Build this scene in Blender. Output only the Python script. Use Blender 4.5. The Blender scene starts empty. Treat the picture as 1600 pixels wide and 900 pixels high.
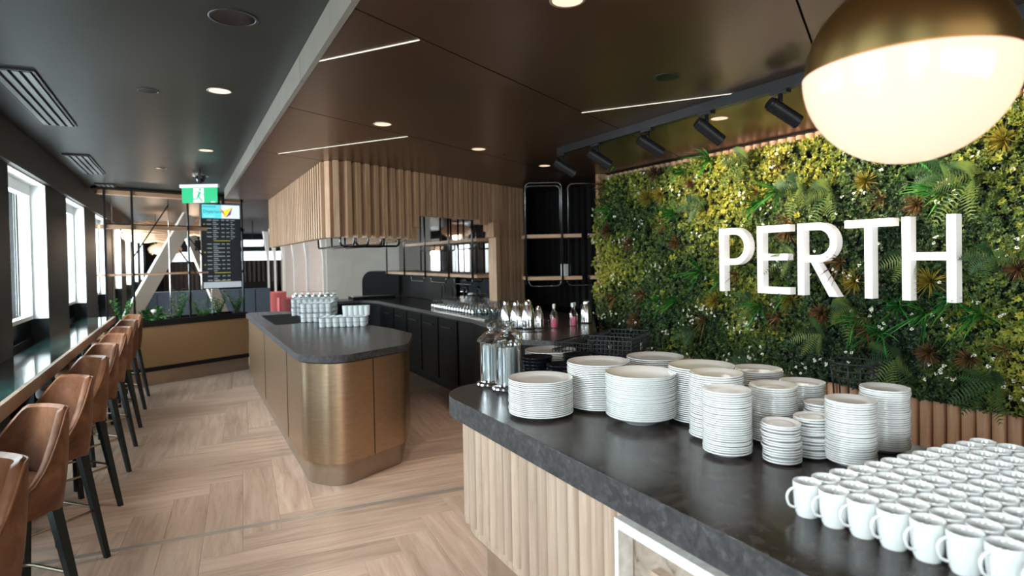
import bpy, math, random
import numpy as np
from mathutils import Matrix, Vector
random.seed(7); RNG = np.random.default_rng(7)
D = bpy.data; SC = bpy.context.scene; COL = SC.collection
PI = math.pi
def R(a): return math.radians(a)
# ------------------------------------------------------------------ camera
cd = D.cameras.new('camera'); cam = D.objects.new('camera', cd); COL.objects.link(cam); SC.camera = cam
yaw, pit, rol = R(28.42), R(.919), R(-1.0755)
fw = Vector((math.sin(yaw)*math.cos(pit), math.cos(yaw)*math.cos(pit), -math.sin(pit)))
rt = Vector((math.cos(yaw), -math.sin(yaw), 0)); up = rt.cross(fw)
r2 = math.cos(rol)*rt + math.sin(rol)*up; u2 = -math.sin(rol)*rt + math.cos(rol)*up
m = Matrix((r2, u2, -fw)).transposed().to_4x4(); m.translation = (0, 0, 1.65); cam.matrix_world = m
cd.sensor_width = 36; cd.lens = 950/1600*36; cd.shift_y = -32.5/1600; cd.clip_start = .05
cd.dof.use_dof = True; cd.dof.focus_distance = 3.0; cd.dof.aperture_fstop = 2.4
# ------------------------------------------------------------------ world and exposure
w = D.worlds.new('sky'); SC.world = w; w.use_nodes = True
bg = w.node_tree.nodes['Background']; bg.inputs[0].default_value = (.80, .93, 1.0, 1); bg.inputs[1].default_value = 3.0
SC.view_settings.view_transform = 'Standard'; SC.view_settings.look = 'None'
SC.view_settings.exposure = 0.38; SC.view_settings.gamma = 1; SC.view_settings.use_curve_mapping = False
def light(name, typ, loc, energy, color=(1, 1, 1), aim=None, label=None, **kw):
    l = D.lights.new(name, typ); l.energy = energy; l.color = color
    for k, v in kw.items(): setattr(l, k, v)
    o = D.objects.new(name, l); COL.objects.link(o); o.location = loc
    if aim is not None: o.rotation_euler = (Vector(aim)-Vector(loc)).to_track_quat('-Z', 'Y').to_euler()
    return o
WARM = (1.0, .72, .50); WARM2 = (1.0, .82, .64)
# soft fill added behind the camera, standing in for unseen glazing there
light('fill_behind_camera', 'AREA', (1.3, -3.74, 1.35), 60, (.97, .97, .97), aim=(1.3, 3, 1.2), shape='RECTANGLE', size=5.0, size_y=1.9)
# daylight along the window side
for yy in (-2.1, .45, 3.0, 5.62, 8.12, 10.65, 13.25, 15.8, 18.4, 21.0):
    light('daylight_window', 'AREA', (-1.30, yy+.69, 1.75), 66 if yy < 4 else 70, (.985, .98, 1.0), aim=(1.2, yy+.69, 1.72), shape='RECTANGLE', size=1.28, size_y=1.08)
# ------------------------------------------------------------------ materials
MAT = {}
def mat(name, color, rough=.5, metal=0, **k):
    M = D.materials.new(name); M.use_nodes = True; MAT[name] = M
    b = M.node_tree.nodes['Principled BSDF']
    b.inputs['Base Color'].default_value = (*color, 1); b.inputs['Roughness'].default_value = rough; b.inputs['Metallic'].default_value = metal
    for kk, v in k.items():
        n = kk.replace('_', ' ')
        if n in b.inputs: b.inputs[n].default_value = v
    return M
def N(M, t, **k):
    n = M.node_tree.nodes.new(t)
    for a, v in k.items(): setattr(n, a, v)
    return n
def L(M, a, b): M.node_tree.links.new(a, b)
def ramp(M, stops):
    r = N(M, 'ShaderNodeValToRGB'); e = r.color_ramp.elements
    while len(e) < len(stops): e.new(.5)
    for i, (p, c) in enumerate(stops): e[i].position = p; e[i].color = (*c, 1)
    return r
def coords(M, scale, src='Object', rnd=True):
    tc = N(M, 'ShaderNodeTexCoord'); mp = N(M, 'ShaderNodeMapping'); mp.inputs['Scale'].default_value = scale
    if rnd:
        oi = N(M, 'ShaderNodeObjectInfo'); mu = N(M, 'ShaderNodeMath', operation='MULTIPLY'); mu.inputs[1].default_value = 37.0
        L(M, oi.outputs['Random'], mu.inputs[0]); ad = N(M, 'ShaderNodeVectorMath', operation='ADD')
        L(M, tc.outputs[src], ad.inputs[0]); L(M, mu.outputs[0], ad.inputs[1]); L(M, ad.outputs[0], mp.inputs[0])
    else: L(M, tc.outputs[src], mp.inputs[0])
    return mp
def wood(name, c1, c2, c3, scale=(28, 28, 1.6), src='Object', rough=.5, vary=.18, bump=.15):
    M = mat(name, c2, rough); b = M.node_tree.nodes['Principled BSDF']
    mp = coords(M, scale, src)
    n = N(M, 'ShaderNodeTexNoise'); n.inputs['Scale'].default_value = 1; n.inputs['Detail'].default_value = 6; n.inputs['Roughness'].default_value = .65; n.inputs['Distortion'].default_value = .6
    L(M, mp.outputs[0], n.inputs['Vector'])
    r = ramp(M, [(.28, c1), (.5, c2), (.72, c3)]); L(M, n.outputs['Fac'], r.inputs[0])
    oi = N(M, 'ShaderNodeObjectInfo'); mr = N(M, 'ShaderNodeMapRange'); mr.inputs[3].default_value = 1-vary; mr.inputs[4].default_value = 1+vary*.5
    L(M, oi.outputs['Random'], mr.inputs[0]); hs = N(M, 'ShaderNodeHueSaturation'); L(M, mr.outputs[0], hs.inputs['Value']); L(M, r.outputs[0], hs.inputs['Color'])
    L(M, hs.outputs[0], b.inputs['Base Color'])
    bp = N(M, 'ShaderNodeBump'); bp.inputs['Strength'].default_value = bump; bp.inputs['Distance'].default_value = .004; L(M, n.outputs['Fac'], bp.inputs['Height']); L(M, bp.outputs[0], b.inputs['Normal'])
    return M
def mottled(name, stops, scale=8, rough=.4, detail=5, src='Object', metal=0, bump=0, rrange=None, sc3=(1, 1, 1), voro=False):
    M = mat(name, stops[0][1], rough, metal); b = M.node_tree.nodes['Principled BSDF']
    mp = coords(M, sc3, src, rnd=False)
    if voro:
        v = N(M, 'ShaderNodeTexVoronoi'); v.inputs['Scale'].default_value = scale; fo = v.outputs['Color']; bw = N(M, 'ShaderNodeRGBToBW'); L(M, mp.outputs[0], v.inputs['Vector'])
        L(M, fo, bw.inputs[0]); f1 = bw.outputs[0]
        n = N(M, 'ShaderNodeTexNoise'); n.inputs['Scale'].default_value = scale*.6; n.inputs['Detail'].default_value = detail; n.inputs['Distortion'].default_value = 1.5; L(M, mp.outputs[0], n.inputs['Vector'])
        mx = N(M, 'ShaderNodeMix'); mx.inputs[0].default_value = .65; L(M, f1, mx.inputs[2]); L(M, n.outputs['Fac'], mx.inputs[3]); f = mx.outputs[0]
    else:
        n = N(M, 'ShaderNodeTexNoise'); n.inputs['Scale'].default_value = scale; n.inputs['Detail'].default_value = detail; n.inputs['Distortion'].default_value = .8; L(M, mp.outputs[0], n.inputs['Vector']); f = n.outputs['Fac']
    r = ramp(M, stops); L(M, f, r.inputs[0]); L(M, r.outputs[0], b.inputs['Base Color'])
    if rrange:
        mr = N(M, 'ShaderNodeMapRange'); mr.inputs[3].default_value, mr.inputs[4].default_value = rrange; L(M, f, mr.inputs[0]); L(M, mr.outputs[0], b.inputs['Roughness'])
    if bump:
        bp = N(M, 'ShaderNodeBump'); bp.inputs['Strength'].default_value = bump; bp.inputs['Distance'].default_value = .003; L(M, f, bp.inputs['Height']); L(M, bp.outputs[0], b.inputs['Normal'])
    return M
def emis(name, color, strength):
    M = mat(name, (0, 0, 0), .6); b = M.node_tree.nodes['Principled BSDF']
    b.inputs['Base Color'].default_value = (*[c*.6 for c in color], 1); b.inputs['Emission Color'].default_value = (*color, 1); b.inputs['Emission Strength'].default_value = strength; return M
def clear(name, tint=(.93, .97, .97), gloss=.12, rough=.02):
    M = D.materials.new(name); M.use_nodes = True; MAT[name] = M; nt = M.node_tree; nt.nodes.remove(nt.nodes['Principled BSDF'])
    t = N(M, 'ShaderNodeBsdfTransparent'); t.inputs[0].default_value = (*tint, 1); g = N(M, 'ShaderNodeBsdfGlossy'); g.inputs['Roughness'].default_value = rough
    fr = N(M, 'ShaderNodeLayerWeight'); fr.inputs[0].default_value = gloss*2; mx = N(M, 'ShaderNodeMixShader')
    L(M, fr.outputs['Facing' if gloss > .2 else 'Fresnel'], mx.inputs[0]); L(M, t.outputs[0], mx.inputs[1]); L(M, g.outputs[0], mx.inputs[2]); L(M, mx.outputs[0], nt.nodes['Material Output'].inputs[0]); return M
wood('oak_slat', (.32, .18, .10), (.47, .285, .165), (.58, .375, .235))
wood('oak_flute', (.34, .235, .165), (.46, .335, .25), (.56, .43, .335))
wood('oak_wall', (.36, .19, .10), (.52, .30, .17), (.62, .38, .23))
wood('oak_shelf', (.33, .19, .11), (.46, .28, .17), (.54, .35, .22), scale=(3, 3, 30))
wood('floor_oak', (.38, .255, .185), (.56, .40, .31), (.68, .52, .42), scale=(1.5, 17, 1), src='UV', rough=.36, vary=.16, bump=.06)
wood('leather', (.075, .026, .010), (.15, .058, .026), (.24, .105, .05), scale=(7, 7, 6), rough=.52, vary=.1, bump=.12)
mat('leg_black', (.012, .016, .016), .35)
mat('black_metal', (.012, .012, .013), .38)
mat('black_panel', (.003, .003, .0035), .5)
mat('black_matte', (.015, .014, .014), .7)
mat('black_glossy', (.006, .006, .008), .12); mat('black_satin', (.003, .003, .0035), .42)
mottled('wall_dark', [(.3, (.008, .011, .012)), (.7, (.014, .018, .019))], 4, .55)
MAT['wall_dark'].node_tree.nodes['Principled BSDF'].inputs['Specular IOR Level'].default_value = .2
mottled('window_header', [(.3, (.018, .012, .009)), (.7, (.026, .018, .013))], 2, .5)
mottled('upper_ceiling', [(.3, (.012, .0125, .011)), (.7, (.018, .018, .016))], 1.2, .42)
mottled('bronze_ceiling', [(.3, (.125, .066, .036)), (.7, (.15, .08, .044))], 1.5, .30, metal=.8, rrange=(.27, .36))
mottled('fascia_metal', [(.3, (.17, .15, .125)), (.7, (.21, .185, .155))], 6, .45, metal=.3)
mat('grille_metal', (.13, .135, .13), .4, .5)
mottled('bronze', [(.3, (.43, .29, .18)), (.7, (.50, .345, .22))], 14, .34, metal=.85, rrange=(.28, .36), sc3=(1, 1, 6))
mottled('bronze_kick', [(.3, (.34, .25, .18)), (.7, (.40, .29, .21))], 10, .42, metal=.6)
mottled('stone_top', [(.30, (.012, .009, .008)), (.50, (.026, .020, .018)), (.62, (.045, .036, .032)), (.78, (.055, .046, .042))], 34, .24, detail=6, rrange=(.16, .30), voro=True)
mottled('stone_edge', [(.30, (.026, .025, .026)), (.50, (.044, .042, .043)), (.64, (.060, .058, .060)), (.78, (.095, .092, .096))], 52, .55, detail=4, voro=True)
mottled('marble_green', [(.35, (.006, .016, .015)), (.55, (.012, .035, .032)), (.7, (.05, .10, .09))], 5, .08, sc3=(1, .2, 1))
mottled('travertine', [(.25, (.09, .06, .045)), (.42, (.30, .23, .18)), (.7, (.42, .34, .28))], 18, .6, detail=8, bump=.4)
mottled('white_stone', [(.3, (.60, .55, .50)), (.7, (.80, .76, .72))], 25, .5)
mottled('grey_wall', [(.3, (.33, .29, .25)), (.7, (.37, .33, .285))], 3, .7)
mottled('pink_wall', [(.3, (.40, .32, .28)), (.7, (.45, .36, .315))], 3, .7)
mat('white_fin', (.82, .80, .77), .5); mat('white_paint', (.78, .80, .80), .5); mat('beige_steel', (.66, .57, .49), .5)
mat('china', (.76, .76, .74), .12); MAT['china'].node_tree.nodes['Principled BSDF'].inputs['Coat Weight'].default_value = .3
mat('chrome', (.72, .71, .70), .13, 1.0); mat('steel', (.50, .49, .47), .25, 1.0)
mat('pipe', (.10, .10, .10), .25, .9); mat('brass_rail', (.32, .25, .17), .3, .9); mat('strip_metal', (.60, .54, .48), .35, .6)
mat('mirror', (.26, .25, .245), .03, 1.0); mat('dark_mirror', (.06, .055, .05), .06, 1.0)
mat('pink_velvet', (.62, .16, .17), .8); mat('blue_fabric', (.085, .105, .135), .85); mat('rust_fabric', (.30, .06, .02), .8)
mottled('curtain', [(.35, (.045, .035, .032)), (.65, (.10, .08, .072))], 8, .9, sc3=(6, 6, .1))
mat('soil', (.03, .018, .012), .95); mat('label_white', (.8, .8, .8), .5)
mat('pink_liquid', (.75, .12, .22), .2); mat('glow_white', (.8, .8, .8), .5)
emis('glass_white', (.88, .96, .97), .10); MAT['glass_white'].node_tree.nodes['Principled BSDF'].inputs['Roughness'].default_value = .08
mat('letter_white', (.90, .88, .86), .25); _b = MAT['letter_white'].node_tree.nodes['Principled BSDF']; _b.inputs['Emission Color'].default_value = (1, .95, .92, 1); _b.inputs['Emission Strength'].default_value = .22  # faint glow added to brighten the letters beyond the spotlights
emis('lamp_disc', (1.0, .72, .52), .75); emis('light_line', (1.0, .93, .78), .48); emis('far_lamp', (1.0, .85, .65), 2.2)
emis('exit_green', (.0, .42, .16), .55); emis('exit_white', (.92, .97, .92), .75)
emis('screen_black', (.006, .008, .011), .8); emis('screen_cyan', (.10, .60, .66), .8); emis('screen_white', (.72, .80, .88), .7); emis('screen_grey', (.42, .47, .50), .5)
emis('screen_text', (.42, .46, .50), .16); emis('screen_yellow', (.85, .75, .03), .7); emis('screen_date', (.38, .36, .03), .35); emis('screen_orange', (.90, .18, .03), .7); emis('screen_purple', (.22, .03, .34), .7); emis('screen_navy', (.02, .12, .16), .5)
clear('pane', (.84, .90, .91), .02); clear('glass', (.91, .93, .93), .34, .03); clear('stemware', (.72, .78, .78), .42, .08); clear('spandrel_glass', (.10, .13, .13), .25, .02)
# pendant glass: glowing ribbed prismatic glass, warm
M = D.materials.new('pendant_glass'); M.use_nodes = True; MAT['pendant_glass'] = M; b = M.node_tree.nodes['Principled BSDF']
b.inputs['Base Color'].default_value = (.22, .18, .16, 1); b.inputs['Roughness'].default_value = .15; b.inputs['Emission Color'].default_value = (1.0, .62, .47, 1); b.inputs['Emission Strength'].default_value = .62
_t = N(M, 'ShaderNodeBsdfTranslucent'); _t.inputs[0].default_value = (.5, .42, .36, 1); _m = N(M, 'ShaderNodeAddShader'); L(M, b.outputs[0], _m.inputs[0]); L(M, _t.outputs[0], _m.inputs[1]); L(M, _m.outputs[0], M.node_tree.nodes['Material Output'].inputs[0])
mat('brass', (.52, .36, .14), .30, 1.0)
# woven rattan
M = mat('rattan', (.42, .25, .12), .6); b = M.node_tree.nodes['Principled BSDF']; mp = coords(M, (1, 1, 1), 'UV', False)
ch = N(M, 'ShaderNodeTexChecker'); ch.inputs['Scale'].default_value = 60; ch.inputs[1].default_value = (.40, .23, .11, 1); ch.inputs[2].default_value = (.22, .115, .05, 1)
L(M, mp.outputs[0], ch.inputs[0]); L(M, ch.outputs[0], b.inputs['Base Color'])
# woven pendant cane
M = mat('cane', (.62, .42, .27), .6); b = M.node_tree.nodes['Principled BSDF']; b.inputs['Emission Color'].default_value = (1, .6, .35, 1); b.inputs['Emission Strength'].default_value = .12
# foliage: colour from a per-sprig tint stored on the mesh
def leafmat(name, stops, rough=.45):
    M = mat(name, stops[0][1], rough); b = M.node_tree.nodes['Principled BSDF']
    a = N(M, 'ShaderNodeAttribute', attribute_name='tint'); r = ramp(M, stops); L(M, a.outputs['Fac'], r.inputs[0]); L(M, r.outputs[0], b.inputs['Base Color'])
    b.inputs['Specular IOR Level'].default_value = .35; return M
leafmat('boxwood', [(0, (.008, .018, .009)), (.3, (.020, .048, .018)), (.5, (.055, .10, .022)), (.72, (.15, .19, .028)), (.9, (.32, .32, .035)), (1, (.42, .38, .05))])
leafmat('fern', [(0, (.012, .04, .014)), (.6, (.04, .095, .025)), (1, (.11, .15, .03))])
leafmat('grass', [(0, (.008, .07, .015)), (.6, (.02, .19, .022)), (1, (.10, .28, .035))])
leafmat('brown_tuft', [(0, (.06, .025, .015)), (.6, (.14, .07, .03)), (1, (.25, .15, .04))])
leafmat('olive_tuft', [(0, (.14, .12, .02)), (.6, (.30, .24, .03)), (1, (.45, .34, .05))])
leafmat('glossy_leaf', [(0, (.01, .06, .015)), (.6, (.03, .15, .03)), (1, (.10, .30, .05))], .3)
mat('petal', (.85, .83, .70), .6)
for _n, _s in (('black_metal', .25), ('black_panel', .12), ('black_matte', .12), ('black_satin', .05), ('leg_black', .25), ('leather', .22), ('upper_ceiling', .2), ('stone_top', .30), ('floor_oak', .35), ('stone_edge', .3)):
    MAT[_n].node_tree.nodes['Principled BSDF'].inputs['Specular IOR Level'].default_value = _s
# ------------------------------------------------------------------ mesh building
class MB:
    def __init__(s): s.v = []; s.f = []; s.m = []; s.uv = None; s.mats = []
    def mi(s, name):
        if name not in s.mats: s.mats.append(name)
        return s.mats.index(name)
    def add(s, vs, fs, mt=0):
        b = len(s.v); s.v += [tuple(p) for p in vs]; s.f += [tuple(i+b for i in f) for f in fs]; s.m += [mt]*len(fs)
    def box(s, x0, y0, z0, x1, y1, z1, mt=0):
        s.add([(x0,y0,z0),(x1,y0,z0),(x1,y1,z0),(x0,y1,z0),(x0,y0,z1),(x1,y0,z1),(x1,y1,z1),(x0,y1,z1)],
              [(0,3,2,1),(4,5,6,7),(0,1,5,4),(1,2,6,5),(2,3,7,6),(3,0,4,7)], mt); return s
    def obox(s, c, dx, dy, w, d, h, mt=0, bev=0):   # oriented box: c base centre, dx unit dir of w, dy unit dir of d, z up h
        c = Vector(c); dx = Vector(dx); dy = Vector(dy); P = []
        for z in (0, h):
            for a, b in ((-1,-1),(1,-1),(1,1),(-1,1)): P.append(c+dx*(a*w/2)+dy*(b*d/2)+Vector((0,0,z)))
        s.add(P, [(0,3,2,1),(4,5,6,7),(0,1,5,4),(1,2,6,5),(2,3,7,6),(3,0,4,7)], mt); return s
    def prism(s, pts, z0, z1, mt=0, mside=None):
        n = len(pts); vs = [(p[0],p[1],z0) for p in pts]+[(p[0],p[1],z1) for p in pts]
        s.add(vs, [tuple(range(n-1,-1,-1)), tuple(range(n,2*n))], mt)
        b = len(s.v)-2*n; k = mt if mside is None else mside
        for i in range(n): j = (i+1) % n; s.f.append((b+i,b+j,b+n+j,b+n+i)); s.m.append(k)
        return s
    def beam(s, a, b, w, h, mt=0, upv=(0,0,1)):
        a = Vector(a); b = Vector(b); d = (b-a).normalized(); u = Vector(upv)
        if abs(d.dot(u)) > .99: u = Vector((1,0,0))
        x = d.cross(u).normalized(); y = x.cross(d).normalized()
        P = [p+x*(i*w/2)+y*(j*h/2) for p in (a, b) for i, j in ((-1,-1),(1,-1),(1,1),(-1,1))]
        s.add(P, [(0,1,2,3),(7,6,5,4),(0,4,5,1),(1,5,6,2),(2,6,7,3),(3,7,4,0)], mt); return s
    def tube(s, pts, r, n=8, closed=False, mt=0):
        pts = [Vector(p) for p in pts]; m = len(pts); rs = r if isinstance(r, (list, tuple)) else [r]*m; b = len(s.v); ref = None
        for i, p in enumerate(pts):
            if closed: d = pts[(i+1) % m]-pts[i-1]
            else: d = pts[min(i+1, m-1)]-pts[max(i-1, 0)]
            d.normalize()
            if ref is None: ref = Vector((0,0,1)) if abs(d.z) < .9 else Vector((1,0,0))
            x = d.cross(ref).normalized(); y = d.cross(x).normalized(); ref = -y if False else x.cross(d)
            for k in range(n): a = 2*PI*k/n; s.v.append(tuple(p+x*(math.cos(a)*rs[i])+y*(math.sin(a)*rs[i])))
        for i in range(m if closed else m-1):
            j = (i+1) % m
            for k in range(n): l = (k+1) % n; s.f.append((b+i*n+k,b+i*n+l,b+j*n+l,b+j*n+k)); s.m.append(mt)
        if not closed: s.f.append(tuple(b+k for k in range(n-1,-1,-1))); s.f.append(tuple(b+(m-1)*n+k for k in range(n))); s.m += [mt]*2
        return s
    def lathe(s, prof, n=24, c=(0,0,0), mt=0):
        b = len(s.v); m = len(prof)
        for r, z in prof:
            for k in range(n): a = 2*PI*k/n; s.v.append((c[0]+r*math.cos(a), c[1]+r*math.sin(a), c[2]+z))
        for i in range(m-1):
            for k in range(n): l = (k+1) % n; s.f.append((b+i*n+k,b+i*n+l,b+(i+1)*n+l,b+(i+1)*n+k)); s.m.append(mt)
        return s
    def mesh(s, name, mats, smooth=False, uv=None):
        me = D.meshes.new(name); me.from_pydata(s.v, [], s.f)
        for mm in ([mats] if isinstance(mats, str) else mats): me.materials.append(MAT[mm])
        if any(s.m): me.polygons.foreach_set('material_index', s.m)
        if smooth: me.polygons.foreach_set('use_smooth', [True]*len(s.f))
        if uv is not None:
            u = me.uv_layers.new(name='UVMap'); co = [uv(s.v[vi]) for f in s.f for vi in f]; u.data.foreach_set('uv', [q for t in co for q in t])
        me.validate(); me.update(); return me
    def obj(s, name, mats, parent=None, smooth=False, uv=None, angle=None):
        me = s.mesh(name, mats, smooth or angle is not None, uv)
        if angle is not None: me.set_sharp_from_angle(angle=R(angle))
        return link(name, me, parent)
def link(name, me, parent=None, loc=None, rz=None):
    o = D.objects.new(name, me); COL.objects.link(o)
    if parent: o.parent = parent
    if loc is not None: o.location = loc
    if rz is not None: o.rotation_euler = (0, 0, rz)
    return o
def tag(o, label=None, cat=None, group=None, kind=None):
    if label: o['label'] = label
    if cat: o['category'] = cat
    if group: o['group'] = group
    if kind: o['kind'] = kind
    return o
def thing(name, label, cat, loc=(0,0,0), rz=0, group=None):
    o = D.objects.new(name, None); COL.objects.link(o); o.location = loc; o.rotation_euler = (0,0,rz); o.empty_display_size = .05
    return tag(o, label, cat, group)
def struct(o): o['kind'] = 'structure'; return o
def sempty(name): o = D.objects.new(name, None); COL.objects.link(o); o['kind'] = 'structure'; return o
def copy_tree(o, parent=None):
    c = o.copy(); COL.objects.link(c); c.parent = parent
    for ch in [x for x in KIDS.get(o.name, [])]: copy_tree(ch, c)
    return c
KIDS = {}
def kids(o):
    KIDS[o.name] = [x for x in D.objects if x.parent == o]
    for k in KIDS[o.name]: kids(k)
ORD = ['topmost', 'second', 'third', 'fourth', 'fifth', 'sixth', 'seventh', 'eighth', 'ninth', 'tenth', 'eleventh', 'twelfth', 'thirteenth', 'fourteenth', 'fifteenth', 'sixteenth', 'seventeenth', 'eighteenth', 'nineteenth', 'twentieth']
def ordw(i):
    if i < 20: return ORD[i]
    t, u = divmod(i+1, 10); T = {2: 'twenty', 3: 'thirty', 4: 'forty'}
    return {2: 'twentieth', 3: 'thirtieth', 4: 'fortieth'}[t] if u == 0 else T[t]+'-'+['', 'first', 'second', 'third', 'fourth', 'fifth', 'sixth', 'seventh', 'eighth', 'ninth'][u]
def first(i): return 'first' if i == 0 else ordw(i)
def rounded(pts, rad, n=7):
    out = []; m = len(pts)
    for i, p in enumerate(pts):
        r = rad[i] if isinstance(rad, (list, tuple)) else rad
        if r <= 0: out.append(tuple(p)); continue
        p = Vector(p[:2]); a = Vector(pts[i-1][:2]); c = Vector(pts[(i+1) % m][:2]); u = (a-p).normalized(); v = (c-p).normalized()
        h = math.acos(max(-1, min(1, u.dot(v))))/2; t = min(r/math.tan(h), (a-p).length*.48, (c-p).length*.48); r = t*math.tan(h)
        s0 = p+u*t; s1 = p+v*t; cen = p+(u+v).normalized()*(r/math.sin(h)); a0 = math.atan2(*(s0-cen).yx); a1 = math.atan2(*(s1-cen).yx); dd = (a1-a0+PI) % (2*PI)-PI
        for k in range(n+1): q = a0+dd*k/n; out.append((cen.x+r*math.cos(q), cen.y+r*math.sin(q)))
    return out
def shrink(poly, d):        # inward offset of a counter-clockwise polygon
    out = []; n = len(poly)
    for i in range(n):
        a = Vector(poly[i-1]); b = Vector(poly[i]); c = Vector(poly[(i+1) % n]); e1 = (b-a).normalized(); e2 = (c-b).normalized()
        n1 = Vector((-e1.y, e1.x)); n2 = Vector((-e2.y, e2.x)); bi = (n1+n2); k = bi.length
        bi = bi/k if k > 1e-6 else n1; out.append(tuple(b+bi*(d/max(.35, bi.dot(n1)))))
    return out
def resample(poly, pitch, closed=True):
    P = [Vector(p) for p in poly]; 
    if closed: P.append(P[0])
    out = []; acc = 0; nxt = 0
    for a, b in zip(P, P[1:]):
        l = (b-a).length
        while nxt <= acc+l+1e-9 and l > 1e-9:
            t = (nxt-acc)/l; out.append((a+(b-a)*t, (b-a).normalized())); nxt += pitch
        acc += l
    return out
# ================================================================== STRUCTURE
ZL, ZU = 2.55, 2.68; FX = .547; YE = 9.4
# ---- floor of herringbone planks
floor = MB().box(-1.5, -3.6, -.10, 6.2, 25, -.008).obj('floor', 'black_matte'); struct(floor)
ca, sa = math.cos(R(4.5)), math.sin(R(4.5)); U = Vector((ca, -sa)); V = Vector((sa, ca)); PW, PL = .218, 1.26; ORG = Vector((.145, 5.06))
def plank_mesh():
    mb = MB(); g = .0005; x0, x1, y0, y1 = g, PL-g, g, PW-g; c = .0011
    P = [(x0,y0,-.008),(x1,y0,-.008),(x1,y1,-.008),(x0,y1,-.008),(x0,y0,-c),(x1,y0,-c),(x1,y1,-c),(x0,y1,-c),(x0+c,y0+c,0),(x1-c,y0+c,0),(x1-c,y1-c,0),(x0+c,y1-c,0)]
    F = [(4,5,9,8),(5,6,10,9),(6,7,11,10),(7,4,8,11),(8,9,10,11),(0,1,5,4),(1,2,6,5),(2,3,7,6),(3,0,4,7)]
    mb.add(P, F); return mb
pm = plank_mesh(); PMESH = pm.mesh('plank', 'floor_oak', uv=lambda p: (p[0], p[1]))
cands = []
for j in range(-9, 12):
    for k in range(-90, 95):
        o = Vector((k*PW-PL+j*PL, k*PW-PW-j*PL))     # lattice
        for typ in (0, 1):
            if typ == 0: q = o; ang = 0
            else: q = o+Vector((PL+PW, PW-PL)); ang = PI/2
            wpos = ORG+U*q.x+V*q.y
            c = wpos + (U*(PL/2)+V*(PW/2) if typ == 0 else V*(PL/2)-U*(PW/2))
            if -1.9 < c.x < 6 and -3 < c.y < 24: cands.append((typ, wpos, c))
def inview(c):
    d = c.x*fw.x+c.y*fw.y
    if d < .5: return False
    x = 800+950*(c.x*r2.x+c.y*r2.y)/d; y = 412+950*1.65/d
    return -100 < x < 790 and y < 1000 and not (c.x > 1.35 and c.y < 3.0)
vis = sorted([t for t in cands if inview(t[2])], key=lambda t: t[2].length)
near = vis[:296]; nid = set(id(t) for t in near); rest = MB(); restuv = []
for typ, wp, c in near:
    link('plank', PMESH, floor, (wp.x, wp.y, 0), -R(4.5)+(PI/2 if typ else 0))
for t in cands:
    if id(t) in nid: continue
    typ, wp, c = t; a = -R(4.5)+(PI/2 if typ else 0); cc, ss = math.cos(a), math.sin(a); ro = random.random()*90
    rest.add([(wp.x+cc*x-ss*y, wp.y+ss*x+cc*y, z) for x, y, z in pm.v], pm.f)
    for f in pm.f:
        for i in f: restuv += [pm.v[i][0]+ro, pm.v[i][1]+ro*1.7]
me = D.meshes.new('distant_planks'); me.from_pydata(rest.v, [], rest.f); me.materials.append(MAT['floor_oak']); u = me.uv_layers.new(name='UVMap'); u.data.foreach_set('uv', restuv)
o = link('distant_planks', me, floor); o['kind'] = 'stuff'
# metal movement strip across the floor
mb = MB(); A = Vector((-1.1, 4.23, .0)); B = Vector((2.6, 3.93, .0)); dd = (B-A).normalized(); nn = Vector((-dd.y, dd.x, 0))
for k in range(4): mb.beam(A+nn*(k*.0135-.02)+Vector((0,0,.0012)), B+nn*(k*.0135-.02)+Vector((0,0,.0012)), .010, .003)
o = mb.obj('trim_1', 'strip_metal'); struct(o)
# ---- ceilings
o = MB().box(-1.3, -3.6, ZU, 6.2, 25, ZU+.08).obj('ceiling', 'upper_ceiling'); struct(o); ceiling = o
dlow = sempty('ceiling_2')
MB().box(FX+.012, -3.6, ZL+.014, 6.2, YE, ZU-.002).obj('ceiling_backing', 'black_matte', dlow)
th = R(60); ty = 1/math.tan(th)      # seams climb dy = dx*ty
def clip_panel(y0, y1):               # slanted strip, clipped to x range and y<YE
    xs = [FX+.004, 6.0]; poly = [(xs[0], y0+(xs[0]-FX)*ty), (xs[1], y0+(xs[1]-FX)*ty), (xs[1], y1+(xs[1]-FX)*ty), (xs[0], y1+(xs[0]-FX)*ty)]
    out = []
    for i, p in enumerate(poly):
        q = poly[(i+1) % 4]; ip, iq = p[1] <= YE, q[1] <= YE
        if ip: out.append(p)
        if ip != iq: t = (YE-p[1])/(q[1]-p[1]); out.append((p[0]+(q[0]-p[0])*t, YE))
    return out
for k in range(-5, 7):
    y0 = .62+1.553*k; pl = clip_panel(y0+.005, y0+1.553-.005)
    if len(pl) > 2: MB().prism(pl, ZL, ZL+.013).obj('ceiling_panel', 'bronze_ceiling', dlow)
# diagonal lines in the bronze ceiling, their brightness put in as emission
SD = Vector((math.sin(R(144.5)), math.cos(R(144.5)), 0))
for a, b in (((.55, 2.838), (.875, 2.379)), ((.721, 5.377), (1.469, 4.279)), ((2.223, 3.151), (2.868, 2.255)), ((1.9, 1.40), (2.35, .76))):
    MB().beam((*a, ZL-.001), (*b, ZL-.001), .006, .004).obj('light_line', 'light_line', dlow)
# fascia between the two ceilings, in short lengths
o = sempty('trim_2')
for k in range(12):
    y0 = YE-1.04*(k+1); MB().box(FX-.012, y0+.003, ZL-.004, FX+.012, y0+1.037, ZU).obj('fascia_panel', 'fascia_metal', o)
MB().box(FX-.012, YE-.012, ZL-.004, 6.2, YE+.012, ZU).obj('fascia_panel', 'fascia_metal', o)
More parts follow.
